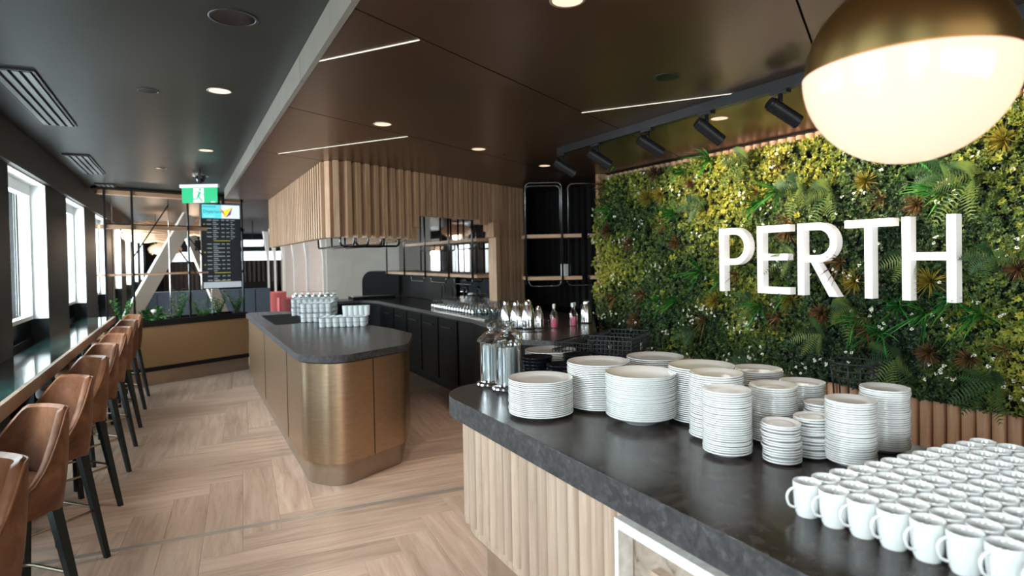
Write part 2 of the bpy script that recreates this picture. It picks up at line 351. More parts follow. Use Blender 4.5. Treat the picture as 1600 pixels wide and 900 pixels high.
# ---- left window wall
GX, CX = -1.235, -1.10
starts = [-2.1, .45, 3.0, 5.62, 8.12, 10.65, 13.25, 15.8, 18.4, 21.0]; WW = 1.38
wl = sempty('wall_left'); HB = 2.40
MB().box(-1.55, -3.6, HB, -1.06, 25, ZU).obj('header', 'window_header', wl)
ys = [-3.6]+[v for s_ in starts for v in (s_, s_+WW)]+[25]
for i in range(0, len(ys), 2):
    MB().box(-1.5, ys[i], 0, CX, ys[i+1], HB).obj('column', 'wall_dark', wl)
MB().box(-1.5, -3.6, 0, CX-.02, 25, .06).obj('curb', 'wall_dark', wl)
for i, s_ in enumerate(starts):
    w0 = sempty('window_%d' % (i+1)); a, b = s_+.001, s_+WW-.001; fr = MB()
    fr.box(GX-.05, a, 1.17, GX+.02, b, 1.205).box(GX-.05, a, 2.29, GX+.02, b, HB-.001).box(GX-.05, a, 1.205, GX+.02, a+.05, 2.29).box(GX-.05, b-.05, 1.205, GX+.02, b, 2.29)
    fr.box(GX+.02, b-.012, 1.17, CX-.002, b, HB-.001).box(GX+.02, a, HB-.012, CX-.002, b-.012, HB-.001).obj('window_frame', 'white_paint', w0)
    MB().box(GX-.02, a+.05, 1.205, GX-.012, b-.05, 2.29).obj('pane', 'pane', w0)
    MB().box(GX-.012, (a+b)/2+.36, 1.205, GX+.004, (a+b)/2+.385, 2.29).obj('mullion', 'steel', w0)
    MB().box(GX-.02, a, 1.0, GX, b, 1.17).obj('spandrel', 'black_glossy', w0)
    MB().box(GX-.02, a+.04, .08, GX-.012, b-.04, .92).obj('pane', 'pane', w0)
    MB().box(GX-.04, a, .06, GX+.01, a+.04, 1.0).box(GX-.04, b-.04, .06, GX+.01, b, 1.0).box(GX-.04, a+.04, .9, GX+.01, b-.04, 1.0).obj('lower_frame', 'wall_dark', w0)
# bar ledge along the windows
t = thing('window_ledge', 'long glossy dark stone ledge with brown front edge along the windows', 'counter')
MB().box(CX+.002, .6, .955, -.79, 9.15, 1.0).obj('ledge_top', 'marble_green', t)
MB().box(-.789, .6, .925, -.765, 9.15, 1.0).obj('front_edge', 'bronze_kick', t)
for yy in (2.4, 4.95, 7.5): MB().box(CX+.002, yy, .86, -.84, yy+.03, .954).obj('bracket', 'black_metal', t)
# ---- right wall with fluted oak and end walls
wr = MB().box(4.14, -3.6, 0, 4.3, 5.42, ZL-.002).obj('wall_right', 'black_matte'); struct(wr)
bat = MB(); n = 10; pts = [(-.001, -.037)]+[(-.038*math.sin(PI*k/n), -.037*math.cos(PI*k/n)) for k in range(0, n+1)]
bat.prism([(p[0], p[1]) for p in pts[1:]][::-1], 0, ZL-.02); BM = bat.mesh('batten', 'oak_wall')
BM.polygons.foreach_set('use_smooth', [len(p.vertices) == 4 for p in BM.polygons]); BM.set_sharp_from_angle(angle=R(50))
for k in range(88):
    y = 5.38-.079*k; link('batten', BM, wr, (4.139, y, 0))
MB().box(4.03, 5.42, 0, 4.3, 5.47, ZL-.002).obj('end_post', 'oak_wall', wr)
o = MB().box(-1.6, -3.75, 0, 6.2, -3.6, .38).box(-1.6, -3.75, 2.32, 6.2, -3.6, ZU).obj('wall_back', 'grey_wall'); struct(o)
for k in range(6): MB().box(-1.3+1.22*k, -3.73, .381, -1.12+1.22*k, -3.6, 2.319).obj('pier', 'wall_dark', o)  # unseen piers, added to break up the rear fill in mirror reflections
MB().box(3.9, -3.73, .381, 6.2, -3.6, 2.319).obj('pier', 'wall_dark', o)
# far walls
o = MB().box(-1.6, 24.9, 0, 6.2, 25.05, ZU).obj('wall_front', 'wall_dark'); struct(o)
# mirror-backed alcove between slat screen and green wall, and outer right side
o = MB().box(4.62, 5.3, 0, 4.72, 9.2, ZL-.002).obj('wall_right_alcove', 'dark_mirror'); struct(o)
o = MB().box(3.73, 8.9, 0, 4.61, 9.0, ZL-.002).obj('wall_alcove_end', 'black_matte'); struct(o)
o = MB().box(4.74, -3.6, 0, 4.84, 11.3, ZU-.002).box(3.73, 11.3, 0, 6.2, 11.4, ZU).box(3.06, 21.9, 0, 6.2, 22, ZU).box(6.1, 22, 0, 6.2, 25, ZU).obj('wall_right_outer', 'black_matte'); struct(o)
o = MB().box(4.3, 5.30, 0, 4.62, 5.42, ZL-.002).obj('wall_right_return', 'black_matte'); struct(o)
o = MB().box(3.62, 7.0, 0, 3.72, 11.2, ZL-.002).obj('wall_bar', 'mirror'); struct(o)
o = MB().prism([(3.72, 11.1), (3.72, 11.25), (2.62, 12.5), (2.52, 12.4)], 0, ZU).obj('wall_bar_angled', 'grey_wall'); struct(o)
o = MB().box(2.95, 12.5, 0, 3.05, 22, ZU).obj('wall_corridor', 'pink_wall'); struct(o)
MB().box(2.52, 12.4, 0, 3.05, 12.5, ZU).obj('wall_corridor_return', 'pink_wall')['kind'] = 'structure'
fins = thing('fin_screen', 'row of tall white fins standing before the pinkish far wall', 'screen')
for k, y in enumerate((12.7, 14.6, 16.4, 18.3, 20.2, 21.9)):
    mb = MB(); y0 = y; mb.add([(2.50, y0-.02, 0), (2.56, y0-.02, 0), (2.56, y0+.02, 0), (2.50, y0+.02, 0), (2.50, y0-.02, 1.7), (2.56, y0-.02, 1.7), (2.56, y0+.02, 1.7), (2.50, y0+.02, 1.7), (2.40, y0-.02, ZU-.002), (2.56, y0-.02, ZU-.002), (2.56, y0+.02, ZU-.002), (2.36, y0+.02, ZU-.002)],
        [(0,3,2,1),(0,1,5,4),(1,2,6,5),(2,3,7,6),(3,0,4,7),(4,5,9,8),(5,6,10,9),(6,7,11,10),(7,4,8,11),(8,9,10,11)]); mb.obj('fin', 'white_fin', fins)
# far end: curtain wall with a bright high window band
o = sempty('window_20'); MB().box(-.6, 24.5, 1.72, 4.5, 24.52, 2.06).obj('pane', 'glow_white', o)
MB().box(-.6, 24.48, 1.69, 4.5, 24.55, 1.72).box(-.6, 24.48, 2.06, 4.5, 24.55, 2.10).obj('window_frame', 'wall_dark', o)
D.objects['pane.%03d' % (sum(1 for x in D.objects if x.name.startswith('pane'))-1)].data.materials[0] = emis('far_daylight', (.85, .93, 1.0), 1.3)
c = thing('curtain', 'dark brown pleated curtain hanging across the far end', 'curtain'); mb = MB(); P = []
for k in range(161): x = -.6+5.2*k/160; P.append((x, 24.3+.04*math.sin(k*1.3)))
b0 = len(mb.v)
for x, y in P: mb.v += [(x, y, .02), (x, y, 1.68)]
for k in range(160): mb.f.append((2*k, 2*k+2, 2*k+3, 2*k+1)); mb.m.append(0)
mb.obj('fabric', 'curtain', c); MB().beam((-.6, 24.3, 1.70), (4.6, 24.3, 1.70), .03, .03).obj('rail', 'black_metal', c)
# ---- ceiling fittings
def downlight(x, y, z, r, label, lit, energy=0, group=None):
    t = thing('downlight', label, 'ceiling light', (x, y, z), 0, group)
    MB().lathe([(r*1.0, .012), (r*1.0, -.002), (r*1.16, -.003), (r*1.16, .0)], 24).obj('trim_ring', 'black_metal' if not lit else 'bronze_kick', t, smooth=True)
    mb = MB(); mb.lathe([(0.0005, -.0015), (r*.99, -.0015)], 24); mb.obj('lens', 'lamp_disc' if lit else 'black_glossy', t)
    if energy: light('downlight_beam', 'SPOT', (x, y, z-.02), energy, WARM2, aim=(x, y, 0), spot_size=R(95), spot_blend=.7, shadow_soft_size=.05)
for x, y, lb in ((1.188, 3.96, 'lit round downlight in the bronze ceiling before the slatted canopy'), (1.21, 1.79, 'lit round downlight in bronze ceiling, cut by the picture top'),
                 (2.173, 4.554, 'lit round downlight in bronze ceiling right of the slatted canopy'), (3.168, 5.137, 'lit round downlight beside the far end of the track'), (3.166, 2.909, 'lit round downlight between track and plant wall')):
    downlight(x, y, ZL, .055, lb, True, 28)
downlight(2.179, 2.34, ZL, .06, 'unlit black round downlight in the bronze ceiling', False)
downlight(2.47, 4.70, ZL, .03, 'small dark sensor in bronze ceiling between two lit downlights', False)
downlight(.218, 4.041, ZU, .06, 'larger lit round downlight in dark ceiling near the fascia', True, 26)
downlight(.212, 6.22, ZU, .055, 'lit round downlight in dark ceiling before the exit sign', True, 22)
downlight(.213, 2.814, ZU, .085, 'large black round ceiling speaker nearest the top of the picture', False)
downlight(-.155, 4.211, ZU, .05, 'unlit round fitting in dark ceiling beside a lit downlight', False)
downlight(-.179, 7.559, ZU, .05, 'small dark round fitting in dark ceiling left of the exit sign', False)
t = thing('dome_camera', 'black dome camera on the ceiling just above the exit sign', 'camera', (.207, 7.95, ZU)); MB().lathe([(.0005, 0), (.085, 0), (.085, -.02), (.0005, -.02)], 20).obj('base', 'steel', t, smooth=False)
MB().lathe([(.055, -.02), (.055, -.05), (.04, -.08), (.0005, -.095)], 18).obj('dome', 'black_glossy', t, smooth=True)
for k, (x0, y0, l) in enumerate(((-.86, 4.0, 1.45), (-.94, 6.87, 1.3), (-.94, 9.2, 1.3))):
    t = thing('air_grille', ['long slotted air grille in dark ceiling nearest the camera', 'middle slotted air grille in the dark ceiling above the windows', 'farthest slotted air grille in dark ceiling before the planting screen'][k], 'air vent', (x0, y0, ZU))
    MB().box(0, 0, -.006, .19, l, -.001).obj('backing', 'black_matte', t)
    for q in range(4): MB().box(.006+q*.048, .01, -.016, .036+q*.048, l-.01, -.007).obj('slat', 'grille_metal', t)
    MB().box(-.012, -.012, -.012, 0, l+.012, -.001).box(.19, -.012, -.012, .202, l+.012, -.001).box(0, -.012, -.012, .19, 0, -.001).box(0, l, -.012, .19, l+.012, -.001).obj('frame', 'black_metal', t)
# ================================================================== SLATTED CANOPY AND SCREEN
d2 = Vector((math.sin(R(61.5)), math.cos(R(61.5)), 0)); n2 = Vector((d2.y, -d2.x, 0)); SA = Vector((1.288, 5.507, 0))   # n2 points towards the camera
def onface(s, off=0): return SA+d2*s+n2*off
can = thing('slatted_canopy', 'oak slatted canopy hanging from the bronze ceiling above the island bar', 'canopy')
SM = {}
def slat(parent, c, ax, z0, z1, w=.052, dp=.085):
    key = (round(z1-z0, 3), w, dp)
    if key not in SM: SM[key] = MB().box(-w/2, 0, 0, w/2, dp, z1-z0).mesh('slat', 'oak_slat')
    a = math.atan2(ax.y, ax.x); o = link('slat', SM[key], parent, (c.x, c.y, z0), a); return o
yv = Vector((0, 1, 0)); xv = Vector((1, 0, 0))
k = 0; y = 5.70
while y < 9.5:      # left face, slats stand out towards -x
    slat(can, Vector((1.20, y, 0)), yv, 1.86, ZL-.002); y += .113
slat(can, Vector((1.155, 5.60, 0))-Vector((0,0,0)), Vector((.62, -.78, 0)).normalized(), 1.86, ZL-.002)
slat(can, Vector((1.215, 5.515, 0)), Vector((.86, -.2, 0)).normalized(), 1.86, ZL-.002)
s = .06
while s < .90: slat(can, onface(s, .0), d2, 1.86, ZL-.002); s += .113
# carcass behind the slats
poly = [(1.215, 5.68), tuple((onface(.0, -.09)).xy), tuple((onface(.90, -.09)).xy), tuple((onface(.90, -.12)).xy), (1.26, 5.72), (1.26, 9.5), (1.215, 9.5)]
MB().prism(poly, 1.875, ZL-.002).obj('carcass', 'oak_slat', can)
und = [(1.26, 5.72), tuple(onface(.90, -.12).xy), (2.20, 9.5), (1.26, 9.5)]
MB().prism(und, 1.99, 2.02).obj('soffit', 'white_stone', can)
MB().box(2.20, 6.35, 1.875, 2.24, 9.5, ZL-.002).obj('inner_panel', 'oak_slat', can)
y = 6.4
while y < 9.4: slat(can, Vector((2.20, y, 0)), -yv, 1.86, 2.3); y += .113
# glass-hanging tubes below the canopy
def utube(parent, a, b, z0, z1, r=.011, name='rail'):
    a = Vector(a); b = Vector(b); d = (b-a).normalized(); rr = .05; P = [a+Vector((0,0,z1))]
    for q in range(5): t = PI/2*q/4; P.append(a+d*(rr-rr*math.cos(t))+Vector((0,0,z0+rr-rr*math.sin(t))))
    for q in range(5): t = PI/2*q/4; P.append(b-d*(rr-rr*math.sin(t))+Vector((0,0,z0+rr-rr*math.cos(t))))
    P.append(b+Vector((0,0,z1))); return MB().tube(P, r, 8).obj(name, 'pipe', parent, smooth=True)
hr = thing('glass_hanging_rail', 'black tubular stemware hanging rails under the slatted canopy', 'rail')
for k in range(3): utube(hr, (1.45+k*.16, 5.85+.09*k, 0), (1.45+k*.16, 7.6, 0), 1.80, 1.99)
for k in range(2): utube(hr, onface(.35, -.25-.22*k), onface(.95, -.25-.22*k), 1.79, 1.99)
scr = thing('slatted_screen', 'oak slatted screen with stepped opening joining canopy and plant wall', 'screen')
s = .965
while s < 3.05:
    z0 = 2.10
    if s < 1.0: z0 = 1.98
    if s > 2.05: z0 = 2.05
    if s > 2.22: z0 = 1.97
    if s > 2.42: z0 = .975
    slat(scr, onface(s, 0), d2, z0, ZL-.002); s += .0925
MB().obox(onface(2.335, .0)+Vector((0,0,.972)), d2, n2, .075, .11, .92).obj('post', 'oak_slat', scr)
MB().obox(onface(2.30, .01)+Vector((0,0,1.90)), d2, n2, .13, .11, .17).obj('step_block', 'oak_slat', scr)
MB().obox(onface(2.0, -.095)+Vector((0,0,2.11)), d2, n2, 2.04, .02, ZL-2.112).obj('backing', 'black_matte', scr)
MB().obox(onface(2.72, -.095)+Vector((0,0,.972)), d2, n2, .64, .02, 1.13).obj('backing', 'oak_slat', scr)
MB().obox(onface(2.72, -.06)+Vector((0,0,.0)), d2, n2, .70, .03, .92).obj('lower_backing', 'black_panel', scr)
# ================================================================== ISLAND BAR
isl = thing('island_bar', 'bronze-clad island bar with rounded corner and dark stone top', 'bar counter')
ip = [(.72, 8.9), (.72, 4.66), (.95, 4.38), (1.58, 4.70), (1.84, 5.35), (1.80, 5.90), (1.68, 6.40), (1.36, 6.62), (1.33, 8.6), (1.15, 8.9)]
ir = [.12, .28, .22, .16, .12, .12, .12, .10, .12, .12]
ccw = ip; top = rounded(ccw, ir, 8)
body = shrink(top, .03); kick = shrink(top, .075)
mb = MB(); 
def vprism(pts, z0, z1, name, mt, parent, top_mt=None, ang=35):
    mb = MB(); mb.prism(pts, z0, z1, 0, 0 if top_mt is None else 1); return mb.obj(name, [mt] if top_mt is None else [mt, top_mt], parent, angle=ang)
vprism(kick, 0, .17, 'kick_plinth', 'bronze_kick', isl)
vprism(body, .172, .905, 'body', 'bronze', isl)
vprism(shrink(top, .02), .906, .915, 'shadow_gap', 'black_matte', isl)
vprism(top, .916, .97, 'worktop', 'stone_top', isl, 'stone_edge')
# fine panel joints as slim dark reveals standing on the cladding
for (x, y, nx, ny) in ((.7485, 5.4, -1, 0), (.7485, 7.0, -1, 0), (1.255, 4.567, .45, -.89)):
    MB().obox((x+nx*.0005, y+ny*.0005, .175), Vector((-ny, nx, 0)).normalized(), Vector((nx, ny, 0)).normalized(), .004, .003, .728).obj('panel_joint', 'black_matte', isl)
MB().prism(rounded([(.86, 7.0), (1.25, 7.0), (1.25, 8.3), (.86, 8.3)], .05), .9705, .973).obj('sink_recess', 'black_matte', isl)
# ================================================================== BACK BAR
bb = thing('back_bar_counter', 'low black back bar counter running behind the island bar', 'bar counter')
bp = [(2.83, 9.9), (2.83, 6.2), (2.68, 5.15), (2.44, 4.40), (2.62, 4.12), (2.85, 4.16), (3.28, 4.47), (4.0, 5.5), (4.0, 6.9), (3.60, 6.98), (3.60, 10.9), (2.2, 10.9), (2.2, 10.3), (2.70, 10.3)]
bpt = rounded(bp, [.1, .3, .3, .12, .08, .1, .1, .02, .02, .02, .02, .05, .05, .2], 6)
MB().prism(bpt, .925, .97, 0, 1).obj('worktop', ['stone_top', 'stone_edge'], bb, angle=35)
MB().prism(shrink(bpt, .03), .10, .924).obj('carcass', 'black_panel', bb)
MB().prism(shrink(bpt, .08), 0, .10).obj('plinth', 'black_matte', bb)
for k in range(5):
    y0 = 9.75-.62*k; MB().box(2.846, y0-.60, .13, 2.859, y0-.02, .90).obj('door', 'black_satin', bb)
    MB().beam((2.835, y0-.12, .80), (2.835, y0-.45, .80), .012, .012).obj('handle', 'black_metal', D.objects[[x.name for x in D.objects if x.name.startswith('door')][-1]])
# rounded black splashback on the angled wall and along the mirror
sp = thing('splashback', 'black splashback with rounded top corner behind the back bar', 'splashback')
A = Vector((3.60, 11.02, .97)); q = Vector((3.08, 11.68, .97)); dd = (q-A).normalized(); nn = Vector((dd.y, -dd.x, 0)); 
if nn.y > 0: nn = -nn
Lh = (q-A).length; P = rounded([(0, 0), (Lh, 0), (Lh, .47), (0, .47)], [0, 0, .22, 0], 8); mb = MB()
vs = [A+dd*px+Vector((0,0,pz))+nn*.06 for px, pz in P]+[A+dd*px+Vector((0,0,pz))+nn*.085 for px, pz in P]; m_ = len(P)
mb.add(vs, [tuple(range(m_)), tuple(range(2*m_-1, m_-1, -1))]+[(i, i+m_, (i+1) % m_+m_, (i+1) % m_) for i in range(m_)]); mb.obj('panel', 'black_satin', sp)
MB().box(3.585, 8.4, .975, 3.60, 11.0, 1.41).obj('panel', 'black_satin', sp)
# ---- left shelf run (seen through the stepped opening)
def shelf_run(name, label, polys, posts, z0, z1, crossbars=()):
    t = thing(name, label, 'shelf')
    for z, pl in polys: MB().prism(pl, z-.02, z+.02).obj('shelf', 'oak_shelf', t)
    for (x, y, zt, zb) in posts: MB().tube([(x, y, zb), (x, y, zt)], .014, 10).obj('post', 'pipe', t, smooth=True)
    return t
tl = shelf_run('wall_shelf', 'two long oak shelves on dark tube posts before the mirror, seen through the stepped opening',
   [(1.415, [(3.30, 7.05), (3.60, 7.05), (3.60, 11.0), (3.30, 11.0)]), (1.885, [(3.30, 7.05), (3.60, 7.05), (3.60, 9.9), (3.30, 9.9)])],
   [(3.29, y, ZL-.002, 1.37) for y in (7.15, 7.95, 8.9, 9.9, 10.9)]+[(3.56, y, ZL-.002, 1.37) for y in (7.6, 8.5)], 0, 0)
for k in range(3): utube(tl, (3.33, 7.25+k*.9, 0), (3.33, 7.85+k*.9, 0), 1.30, 1.395, .010, 'hanging_rail')
for k in range(2): utube(tl, (3.45, 7.4+k*1.5, 0), (3.45, 8.0+k*1.5, 0), 1.78, 1.865, .010, 'hanging_rail')
# ---- right alcove shelf unit with rounded tube frames
fa = Vector((3.50, 6.12, 0)); fb = Vector((4.06, 5.80, 0)); fd = (fb-fa).normalized(); fn = Vector((-fd.y, fd.x, 0))
def frame(parent, a, b, zb, zt, r=.013):
    a = Vector(a); b = Vector(b); d = (b-a).normalized(); rr = .055; P = [a+Vector((0,0,zb))]
    for q in range(6): t = PI/2*q/5; P.append(a+d*(rr-rr*math.cos(t))+Vector((0,0,zt-rr+rr*math.sin(t))))
    for q in range(6): t = PI/2*q/5; P.append(b-d*(rr-rr*math.sin(t))+Vector((0,0,zt-rr+rr*math.cos(t))))
    P.append(b+Vector((0,0,zb))); return MB().tube(P, r, 8).obj('tube_frame', 'pipe', parent, smooth=True)
ta = thing('alcove_shelf', 'oak shelves in rounded tube frames in the dark alcove left of the plant wall', 'shelf')
for z in (1.40, 1.89):
    pl = [tuple(fa.xy), tuple(fb.xy), tuple((fb+fn*.32).xy), tuple((fb+fn*.32-fd*.50).xy), tuple((fa+fn*.42-fd*.05).xy)]
    MB().prism(pl, z-.02, z+.02).obj('shelf', 'oak_shelf', ta)
    p2 = [tuple((fb+fd*.10+fn*.05).xy), (4.60, 5.46), (4.60, 5.80), tuple((fb+fd*.10+fn*.35).xy)]
    MB().prism(p2, z-.02, z+.02).obj('shelf', 'oak_shelf', ta)
frame(ta, fa+fd*.0-fn*.014, fa+fd*.42-fn*.014, 1.33, 2.505); frame(ta, fa+fd*.50+fn*.05, (4.55, 5.60, 0), 1.33, 2.495)
frame(ta, fa+fn*.30, fa+fd*.42+fn*.30, 1.33, 2.505)
utube(ta, fa+fd*.03, fa+fd*.40, 1.31, 1.38, .009, 'hanging_rail'); utube(ta, fa+fd*.48+fn*.1, (4.5, 5.62, 0), 1.31, 1.38, .009, 'hanging_rail')
sd = thing('reflected_slats', 'dark upright battens imitating the slats reflected in the alcove mirror', 'screen')  # added to imitate the slat screen's reflection and darken the bright mirror
for k in range(23):
    y = 5.50+k*.145; MB().box(4.50, y, .972, 4.56, y+.075, ZL-.002).obj('batten', 'black_matte', sd)
for z in (2.25, 2.38): MB().box(4.562, 5.5, z, 4.59, 8.8, z+.02).obj('rail', 'black_metal', sd)
b_ = MB().box(4.02, 5.44, .0, 4.60, 8.8, .972).obj('alcove_counter', 'black_panel', bb)
MB().box(4.21, 6.03, 1.421, 4.30, 6.10, 1.56).obj('white_card', 'label_white'); tag(D.objects['white_card'], 'small white card standing on lower alcove shelf', 'card')
D.objects['white_card'].location = (-.28, -.05, 0)
# ================================================================== NEAR BUFFET COUNTER
bc = thing('buffet_counter', 'curved-end buffet counter with dark stone top and fluted oak front', 'counter')
cp = [(1.105, -1.2), (2.17, -1.2), (2.17, 2.94), (1.105, 2.90)]
ctop = rounded(cp, [0, 0, .10, .26], 10)
mb = MB(); mb.prism(ctop, .895, .99, 0, 1); o = mb.obj('worktop', ['stone_top', 'stone_edge'], bc, angle=40)
bv = o.modifiers.new('bevel', 'BEVEL'); bv.width = .0025; bv.segments = 2; bv.limit_method = 'ANGLE'; bv.angle_limit = R(60)
core = shrink(ctop, .085); kk = shrink(ctop, .14)
NY0, NY1 = .15, 1.462           # niche in the long front
ccore = rounded([(1.19, 1.47), (2.085, 1.47), (2.085, 2.855), (1.19, 2.815)], [0, 0, .06, .20], 8)
MB().prism(ccore, .33, .894).obj('carcass', 'oak_flute', bc)
MB().box(1.30, -1.15, .33, 2.085, 1.469, .894).obj('carcass_near', 'oak_flute', bc)
MB().prism(rounded([(1.25, -1.1), (2.03, -1.1), (2.03, 2.80), (1.25, 2.76)], [0, 0, .06, .2], 8), 0, .33).obj('kick_plinth', 'bronze_kick', bc, angle=35)
# flutes: half-round battens following the outline
fl = MB(); pr_ = [(.031*math.sin(PI*q/10), -.0335*math.cos(PI*q/10)) for q in range(11)]
fl.prism(pr_, 0, .894-.385); FM = fl.mesh('flute', 'oak_flute'); FM.polygons.foreach_set('use_smooth', [len(p.vertices) == 4 for p in FM.polygons]); FM.set_sharp_from_angle(angle=R(50))
path = rounded([(2.085, 2.855), (1.19, 2.815), (1.19, 1.475)], [0, .20, 0], 10)
for p, tg in resample(path, .0695, closed=False):
    nrm = Vector((-tg.y, tg.x)); nrm = nrm if (Vector((1.6, 2.2))-p).dot(nrm) < 0 else -nrm
    link('flute', FM, bc, (p.x, p.y, .385), math.atan2(nrm.y, nrm.x))
# niche with white stone surround, speckled stone back, timber box
for a in ((1.125, NY0, .832, 1.18, NY1, .862), (1.125, NY1-.018, .14, 1.18, NY1, .832), (1.125, NY0, .14, 1.18, NY0+.022, .832)): MB().box(*a).obj('niche_frame', 'white_stone', bc)
MB().box(1.185, NY0, .10, 1.30, NY1, .893).obj('niche_back', 'travertine', bc)
MB().box(1.150, .45, .36, 1.184, 1.33, .752).obj('timber_box', 'oak_flute', bc)
# ================================================================== PLANT WALL
lw = thing('plant_wall', 'planted green wall of boxwood, ferns and grasses behind the lettering', 'plant wall')
LX = 4.10; GY0, GY1, GZ0, GZ1 = -.6, 5.41, .745, 2.44
MB().box(LX-.02, GY0, GZ0, LX-.001, GY1-.03, GZ1).obj('backing_panel', 'black_matte', lw)
MB().box(LX-.05, GY0, GZ0-.03, LX-.001, GY1, GZ0-.001).obj('ledge', 'black_metal', lw)
class P2:    # low-frequency patch noise from summed waves
    def __init__(s, seed, f): r = np.random.default_rng(seed); s.k = r.normal(0, f, (10, 2)); s.p = r.uniform(0, 6.28, 10)
    def __call__(s, y, z): return sum(np.sin(k[0]*y+k[1]*z+p) for k, p in zip(s.k, s.p))/3.2
n1, n2_, n3 = P2(1, 3.0), P2(2, 7.0), P2(5, 14.0)
depthn = P2(9, 6.0)
def surf(y, z): return .05+.035*depthn(y, z)+.02*n3(y, z)
def leafcloud(name, matn, cnt, ll, lw_, nleaf, seed, tintf, rngx=(0, .05), shape=0, filt=None):
    r = np.random.default_rng(seed); y = r.uniform(GY0, GY1+.02, cnt); z = r.uniform(GZ0-.02, GZ1+.03, cnt)
    if filt is not None: k = filt(y, z, r); y, z = y[k], z[k]
    n = len(y); d = np.maximum(.012, surf(y, z)+r.uniform(rngx[0], rngx[1], n)); x = LX-.02-d
    ax = np.stack([-np.ones(n), r.normal(0, .45, n), r.normal(.25, .45, n)], 1); ax /= np.linalg.norm(ax, axis=1)[:, None]
    a = np.cross(ax, r.normal(size=(n, 3))); a /= np.linalg.norm(a, axis=1)[:, None]; bb_ = np.cross(ax, a)
    tint = np.clip(tintf(y, z, r), 0, 1); VS = []; TT = []
    C = np.stack([x, y, z], 1)
    for i in range(nleaf):
        ang = 2*PI*i/nleaf+r.uniform(-.35, .35, n); el = r.uniform(.15, .85, n) if i % 2 else r.uniform(.45, 1.1, n); L_ = ll*r.uniform(.7, 1.25, n); W_ = lw_*r.uniform(.8, 1.2, n)
        rad = np.cos(ang)[:, None]*a+np.sin(ang)[:, None]*bb_; dr = rad*np.cos(el)[:, None]+ax*np.sin(el)[:, None]; sd_ = np.cross(dr, ax); sd_ /= np.linalg.norm(sd_, axis=1)[:, None]+1e-9
        nm = np.cross(sd_, dr); b0 = C+dr*.004; mid = C+dr*(L_*.55)[:, None]; tip = C+dr*L_[:, None]-nm*(L_*.12)[:, None]
        VS.append(np.stack([b0, mid+sd_*(W_/2)[:, None]+nm*.0015, tip, mid-sd_*(W_/2)[:, None]+nm*.0015], 1)); TT.append(np.clip(tint+r.uniform(-.09, .09, n), 0, 1))
    VS = np.concatenate(VS).reshape(-1, 3); TT = np.repeat(np.concatenate(TT), 4); nq = len(VS)//4
    me = D.meshes.new(name); me.vertices.add(len(VS)); me.vertices.foreach_set('co', VS.ravel()); q = np.arange(nq)*4
    tri = np.stack([q, q+1, q+2, q, q+2, q+3], 1).reshape(-1, 3); me.loops.add(tri.size); me.loops.foreach_set('vertex_index', tri.ravel().astype(np.int32)); me.polygons.add(len(tri)); me.polygons.foreach_set('loop_start', (np.arange(len(tri))*3).astype(np.int32))
    me.update(calc_edges=True); at = me.attributes.new('tint', 'FLOAT', 'POINT'); at.data.foreach_set('value', TT.astype(np.float32)); me.materials.append(MAT[matn])
    o = link(name, me, lw); o['kind'] = 'stuff'; return o
limef = lambda y, z, r: .56+.20*n1(y, z)+.16*n2_(y, z)+.14*(z-1.55)/.85+r.normal(0, .09, len(y))  # tint lightens with height: the spotlit top is partly put into leaf colour
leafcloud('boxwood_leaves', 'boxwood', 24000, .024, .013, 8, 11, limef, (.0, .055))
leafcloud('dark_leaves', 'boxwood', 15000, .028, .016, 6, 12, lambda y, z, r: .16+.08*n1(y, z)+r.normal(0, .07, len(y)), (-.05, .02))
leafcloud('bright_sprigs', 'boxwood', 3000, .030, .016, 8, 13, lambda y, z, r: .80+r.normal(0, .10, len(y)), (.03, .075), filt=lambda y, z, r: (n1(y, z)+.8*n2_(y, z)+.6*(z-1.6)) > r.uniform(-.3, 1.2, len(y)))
leafcloud('blossom', 'petal', 2600, .015, .012, 5, 14, lambda y, z, r: .5+0*y, (.055, .09), filt=lambda y, z, r: n3(y, z) > .42)
def blade_tuft(matn, nb, ln, wd, seed, droop=.5, spread=.9):
    r = random.Random(seed); mb = MB(); t = []
    for i in range(nb):
        az = r.uniform(0, 2*PI); el = r.uniform(.15, 1.2)*spread; d = Vector((-math.cos(el), math.sin(el)*math.cos(az), math.sin(el)*math.sin(az)+.25)).normalized(); l = ln*r.uniform(.6, 1.15); side = d.cross(Vector((r.uniform(-1, 1), r.uniform(-1, 1), r.uniform(-1, 1)))).normalized(); w = wd*r.uniform(.7, 1.2); P = []
        for q, ww in ((0, .6), (.35, 1), (.7, .8), (1, .05)):
            c = d*(l*q)+Vector((.0, 0, -droop*l*q*q*.7)); P += [c-side*w*ww/2, c+side*w*ww/2]
        mb.add(P, [(0,1,3,2),(2,3,5,4),(4,5,7,6)]); t += [r.random()]*8
    me = mb.mesh('tuft', matn); at = me.attributes.new('tint', 'FLOAT', 'POINT'); at.data.foreach_set('value', t); return me
